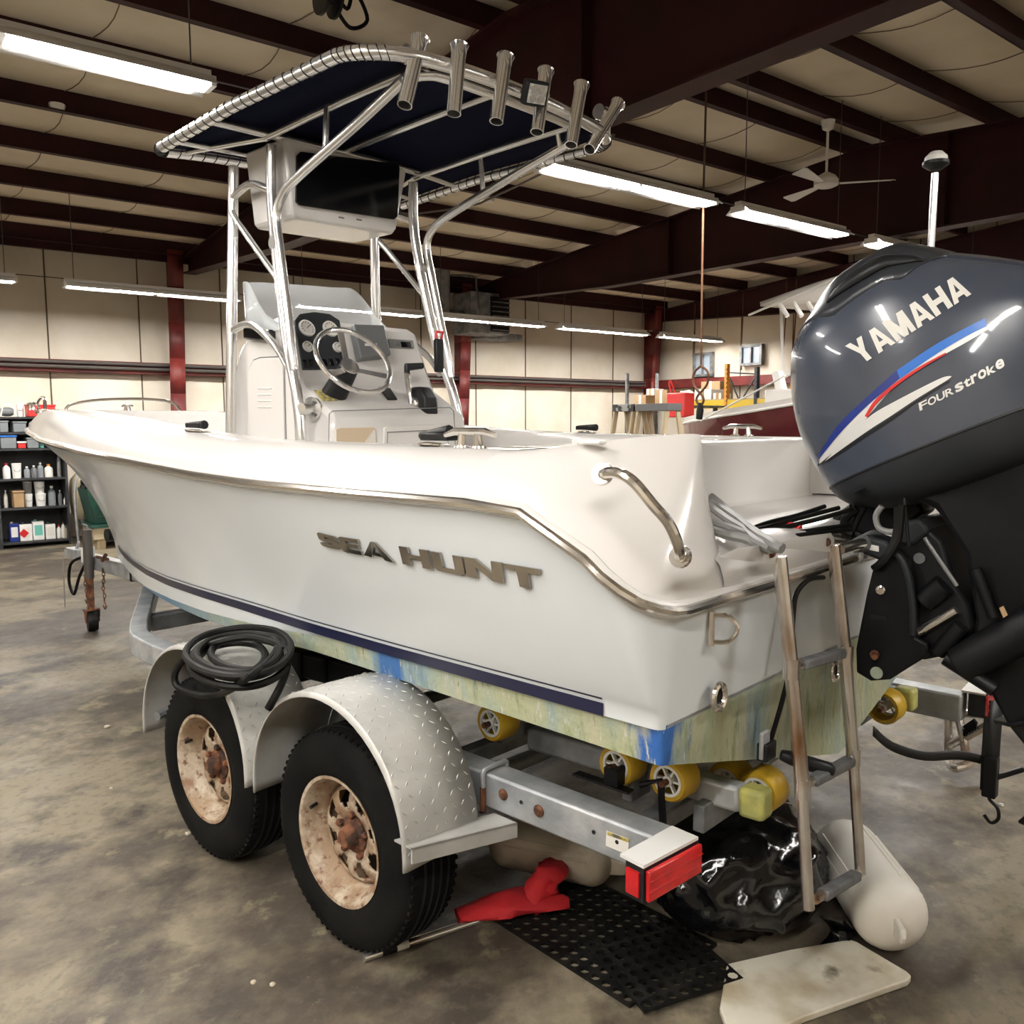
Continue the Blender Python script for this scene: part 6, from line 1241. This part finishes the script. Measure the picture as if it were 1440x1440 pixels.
# pipe posts
for u, v0, b, l in ((882, 525, 8.7, 'upright steel pipe behind the stepladder'), (924, 525, 10.4, 'upright steel pipe of the rack beside the corner')):
    a_, _, z_ = rq(u, v0, b); m_ = M(); m_.tube([rm(a_, b, 0), rm(a_, b, z_)], .035, 10); tag(m_.build('pipe_post', GALVD), l, 'post')
# pallet rack with yellow beams
rk = rthing('pallet_rack', 6.6, 10.6, 0, 'pallet rack with yellow beams and orange and black uprights', 'rack')
RB = 10.5
def rkpost(u, mt, b, nm='upright'):
    a_, _, z_ = rq(u, 512 if mt is ORANGE else 516, b); 
    for db in (0, .06):
        m_ = M(); rbox(m_, a_-.045+db*.5, a_-.015+db*.5, b-.04, b+.04, 0, z_); m_.build(nm, mt, rk)
    for k in range(14):
        m_ = M(); rbox(m_, a_-.046, a_-.03, b-.042, b-.04, z_-.12-.08*k, z_-.08-.08*k); m_.build('slot', BLACK, rk)
    return a_, z_
ap, zp = rkpost(1022, ORANGE, RB); aq, zq = rkpost(1064, DKBLUE, RB); a9, _, _ = rq(968, 570, RB); rkpost(1180, ORANGE, RB)
rkpost(1022, DKBLUE, RB+1.0)
_, _, zy1 = rq(1040, 562, RB); _, _, zy0 = rq(1040, 574, RB); aend = rq(1180, 568, RB)[0]
m_ = M(); rbox(m_, aend, a9, RB-.03, RB+.03, zy0, zy1); m_.build('beam', YSTEEL, rk)
m_ = M(); rbox(m_, aend, a9, RB+.9, RB+.96, zy0, zy1); m_.build('beam', YSTEEL, rk)
m_ = M(); rbox(m_, aend, a9, RB-.02, RB+.95, zy1, zy1+.02); m_.build('rack_shelf', WOOD, rk)
for (p, q) in (((1026, 531), (1044, 574)), ((1062, 531), (1036, 574)), ((1026, 524), (1062, 526))):
    A_, B_ = rq(*p, RB+.3), rq(*q, RB+.3); m_ = M(); m_.tube([rm(*A_), rm(*B_)], .014, 6); m_.build('brace', DKBLUE, rk)
# boxes on a lower bench and the shelf
def bxx(u0, v0, u1, v1, b, dep, mt, nm, l, c, g='boxes on the rack'):
    a1_, _, z1_ = rq(u0, v0, b); a0_, _, z0_ = rq(u1, v1, b); t = rthing(nm, (a0_+a1_)/2, b+dep/2, z0_, l, c, g)
    z0_ = (bench_z-.003) if b < 10 else zy1+.022
    t.location = rm((a0_+a1_)/2, b+dep/2, z0_); BASE[t.name] = tuple(t.location); m_ = M(); rbox(m_, a0_, a1_, b, b+dep, z0_, z1_); m_.build('carton', mt, t, bevel=.006)
    m_ = M(); rbox(m_, (a0_+a1_)/2-.03, (a0_+a1_)/2+.03, b-.003, b+.003, z0_, z1_+.002); m_.build('tape', VINYLW if mt is CARD else CARD, t); return t
bench_z = rq(920, 571, 9.4)[2]
t = rthing('storage_bench', rq(920, 571, 9.4)[0], 9.7, 0, 'low grey bench carrying the cartons behind the stepladders', 'bench'); ab0, ab1 = rq(975, 571, 9.4)[0], rq(885, 571, 9.4)[0]
m_ = M(); rbox(m_, ab0-.1, ab1, 9.1, 10.15, bench_z-.04, bench_z-.005); m_.build('bench_top', GALVD, t)
for a_ in (ab0+.05, ab1-.05):
    for b in (9.4, 10.05): m_ = M(); rbox(m_, a_-.03, a_+.03, b-.03, b+.03, 0, bench_z-.04); m_.build('leg', GALVD, t)
bxx(892, 556, 908, 570.5, 9.45, .3, CARD, 'carton', 'small brown carton with black print, behind the pipe post', 'box', 'cartons on the bench')
bxx(909, 547, 919, 570.5, 9.8, .28, WHITE, 'carton', 'white carton left of the open brown one', 'box', 'cartons on the bench')
bxx(921, 549, 938, 570.5, 9.45, .35, CARD, 'carton', 'larger brown carton beside the red tote bag', 'box', 'cartons on the bench')
bxx(977, 548, 1000, 563, RB+.1, .4, WHITE, 'carton', 'white carton on the yellow-beamed rack', 'box'); bxx(986, 537, 1012, 563, RB+.52, .4, CARD, 'carton', 'big brown carton at the back of the rack', 'box'); bxx(1003, 553, 1014, 563, RB+.1, .3, VINYLW, 'carton', 'small cream carton on the rack by the orange upright', 'box')
# white folded bag/cushion on top of cartons
q = rq(969, 543, RB); bm = bmesh.new(); bmesh.ops.create_icosphere(bm, subdivisions=3, radius=1)
for v in bm.verts: n_ = v.co.normalized(); r_ = 1+.25*mn.noise(n_*2.2); v.co = Vector((n_.x*.26*r_, n_.y*.2*r_, max(0, n_.z*.13*r_+.06)))
me = bpy.data.meshes.new('sail_bag'); bm.to_mesh(me); bm.free(); me.materials.append(DVINYL); me.polygons.foreach_set('use_smooth', [True]*len(me.polygons)); o_ = bpy.data.objects.new('canvas_bag', me); o_.location = rm(q[0], RB+.3, zy1+.02); o_.rotation_euler = (0, 0, PSI+1.5708); COL.objects.link(o_); o_.location = rm(q[0]+.33, RB+.3, zy1+.02); tag(o_, 'cream canvas bag lying on the rack above the red tote', 'bag')
# second boat: maroon hull, white deck
BB = 7.6; t = rthing('motor_boat', 3.0, BB+.8, 0, 'white boat with maroon hull behind the engine cowling', 'boat')
def rb2(u, v, b=BB): return rq(u, v, b)
gl = [rb2(905, 598), rb2(1000, 588), rb2(1050, 581), rb2(1110, 571), rb2(1200, 556), rb2(1330, 538)]
gw = smooth([np.array([q[0], 0, q[2]]) for q in gl], 4); wid = 1.1
m_ = M(); r0 = []; r1 = []; r2 = []; r3 = []; amx = gw[0][0]
for q in gw:
    k = min(1, (amx-q[0])/1.6+.04)**.6; hw = wid*k; c_ = BB+1.1
    r0.append(rm(q[0], c_-hw, q[2])); r1.append(rm(q[0], c_-hw*.9, q[2]-.35)); r2.append(rm(q[0]-.1, c_-hw*.55, q[2]-.85)); r3.append(rm(q[0]-.2, c_, .62))
m_.grid([r0, r1, r2, r3]); R = [[rm((p@ER), 2*(BB+1.1)-(p@EP), p[2]) for p in r] for r in (r0, r1, r2, r3)]; m_.grid(R); m_.grid([r0, R[0]]); hb = m_.build('maroon_hull', MAROON, t)
m_ = M(); up = np.array([0, 0, .10]); m_.grid([r0, [q+up-EP*.02 for q in r0], [q+up*1.2+EP*.14 for q in r0], [q+up*1.2-EP*.14 for q in R[0]], [q+up+EP*.02 for q in R[0]], R[0]]); m_.build('white_deck', G, t)
m_ = M(); m_.tube([q+up*.15-EP*.01 for q in r0], .02, 6); m_.build('rub_strip', WHITE, t)
for a_ in (2.5, .8): m_ = M(); rbox(m_, a_-.06, a_+.06, BB+.4, BB+1.9, 0, .85); m_.build('support_block', WOOD, t)
# its console seats, hardtop and rods
q = rb2(1102, 562, BB+.9); m_ = M(); rbox(m_, q[0]-.35, q[0]+.12, BB+.6, BB+1.5, q[2]-.3, rb2(1102, 548, BB+.9)[2]); m_.build('helm_seat_base', G, t, bevel=.03)
A_, B_ = rb2(1093, 523, BB+.7), rb2(1100, 552, BB+.7); m_ = M(); m_.bar(rm(*A_), rm(*B_), .12, .12); m_.build('hardtop_leg', WHITE, t, bevel=.01)
q = rb2(1110, 545, BB+.8); m_ = M(); m_.tube(smooth([rm(q[0]+.12, BB+.8, q[2]-.1), rm(q[0]+.12, BB+.8, q[2]+.12), rm(q[0], BB+.8, q[2]+.2), rm(q[0]-.15, BB+.8, q[2]+.2), rm(q[0]-.3, BB+.8, q[2]+.1)], 4), .035, 8); m_.build('seat_frame', WHITE, t)
q = rb2(1112, 546, BB+.85); m_ = M(); rbox(m_, q[0]-.3, q[0]+.06, BB+.9, BB+1.0, q[2]-.1, q[2]+.08); m_.build('orange_life_ring_box', ORANGE, t, bevel=.02)
C = [rb2(u, v, BB+.6) for u, v in ((1100, 432), (1135, 420), (1180, 405), (1250, 385))]
m_ = M(); rows = [[rm(q[0], BB+.1, q[2]), rm(q[0], BB+1.9, q[2]+.05)] for q in C]; m_.grid(rows); m_.build('hardtop', G, t, solid=.06, fix=False)
for k in (0, 1, 2, 3):
    q = rb2(1103+8*k, 430-1.5*k+4, BB+.3); m_ = M(); m_.tube([rm(q[0]+.02, BB+.2+.2*k, q[2]+.08), rm(q[0]-.12, BB+.2+.2*k, q[2]-.12)], .032, 10); m_.build('rod_tube', WHITE, t)
A_, B_ = rb2(1053, 443, BB), rb2(1220, 372, BB); m_ = M(); m_.tube([rm(*A_), rm(*B_)], .016, 8); m_.build('outrigger_pole', WHITE, t)
for (p, q_) in (((1098, 430), (1103, 560)), ((1240, 400), (1240, 560))):
    A_, B_ = rb2(*p, BB+1.7), rb2(*q_, BB+1.7); m_ = M(); m_.tube([rm(*A_), rm(*B_)], .025, 8); m_.build('top_support', WHITE, t)
A_, B_ = rb2(985, 592, BB-.2), rb2(1104, 528, BB-.2); m_ = M(); m_.tube([rm(*A_), rm(*B_)], .012, 6); m_.build('boat_hook_pole', WHITE, t)
# wires on the right wall
for u in (970, 1037, 1097, 1111):
    a_, _, z0_ = rq(u, 520, BW-.25); m_ = M(); m_.tube([rm(a_, BW-.12, z0_), rm(a_+.03, BW-.12, 3.0), rm(a_, BW-.12, 3.6), rm(a_, BW-.12, 4.3)], .012, 6); m_.build('wall_cable', ROPE, wr)

# red tote bag on the bow of the second boat
q0 = rq(943, 553, BB+1.1); q1 = rq(968, 586, BB+1.1); zd = float(I(-(q0[0]+q1[0])/2, [-q[0] for q in gw], [q[2] for q in gw]))+.123; t = rthing('tote_bag', (q0[0]+q1[0])/2, BB+1.1, zd, 'bright red tote bag standing at the bow of the maroon boat', 'bag')
m_ = M(); rbox(m_, q1[0], q0[0], BB+1.0, BB+1.25, zd, max(q0[2], zd+.3)); m_.build('bag_body', REDP, t, bevel=.02)
m_ = M(); zt_ = max(q0[2], zd+.3); m_.tube(smooth([rm(q0[0]-.03, BB+1.1, zt_-.02), rm(q0[0]+.03, BB+1.1, zt_+.14), rm(q0[0], BB+1.1, zt_+.2), rm(q0[0]-.1, BB+1.1, zt_)], 4), .014, 6); m_.build('handle', REDP, t)
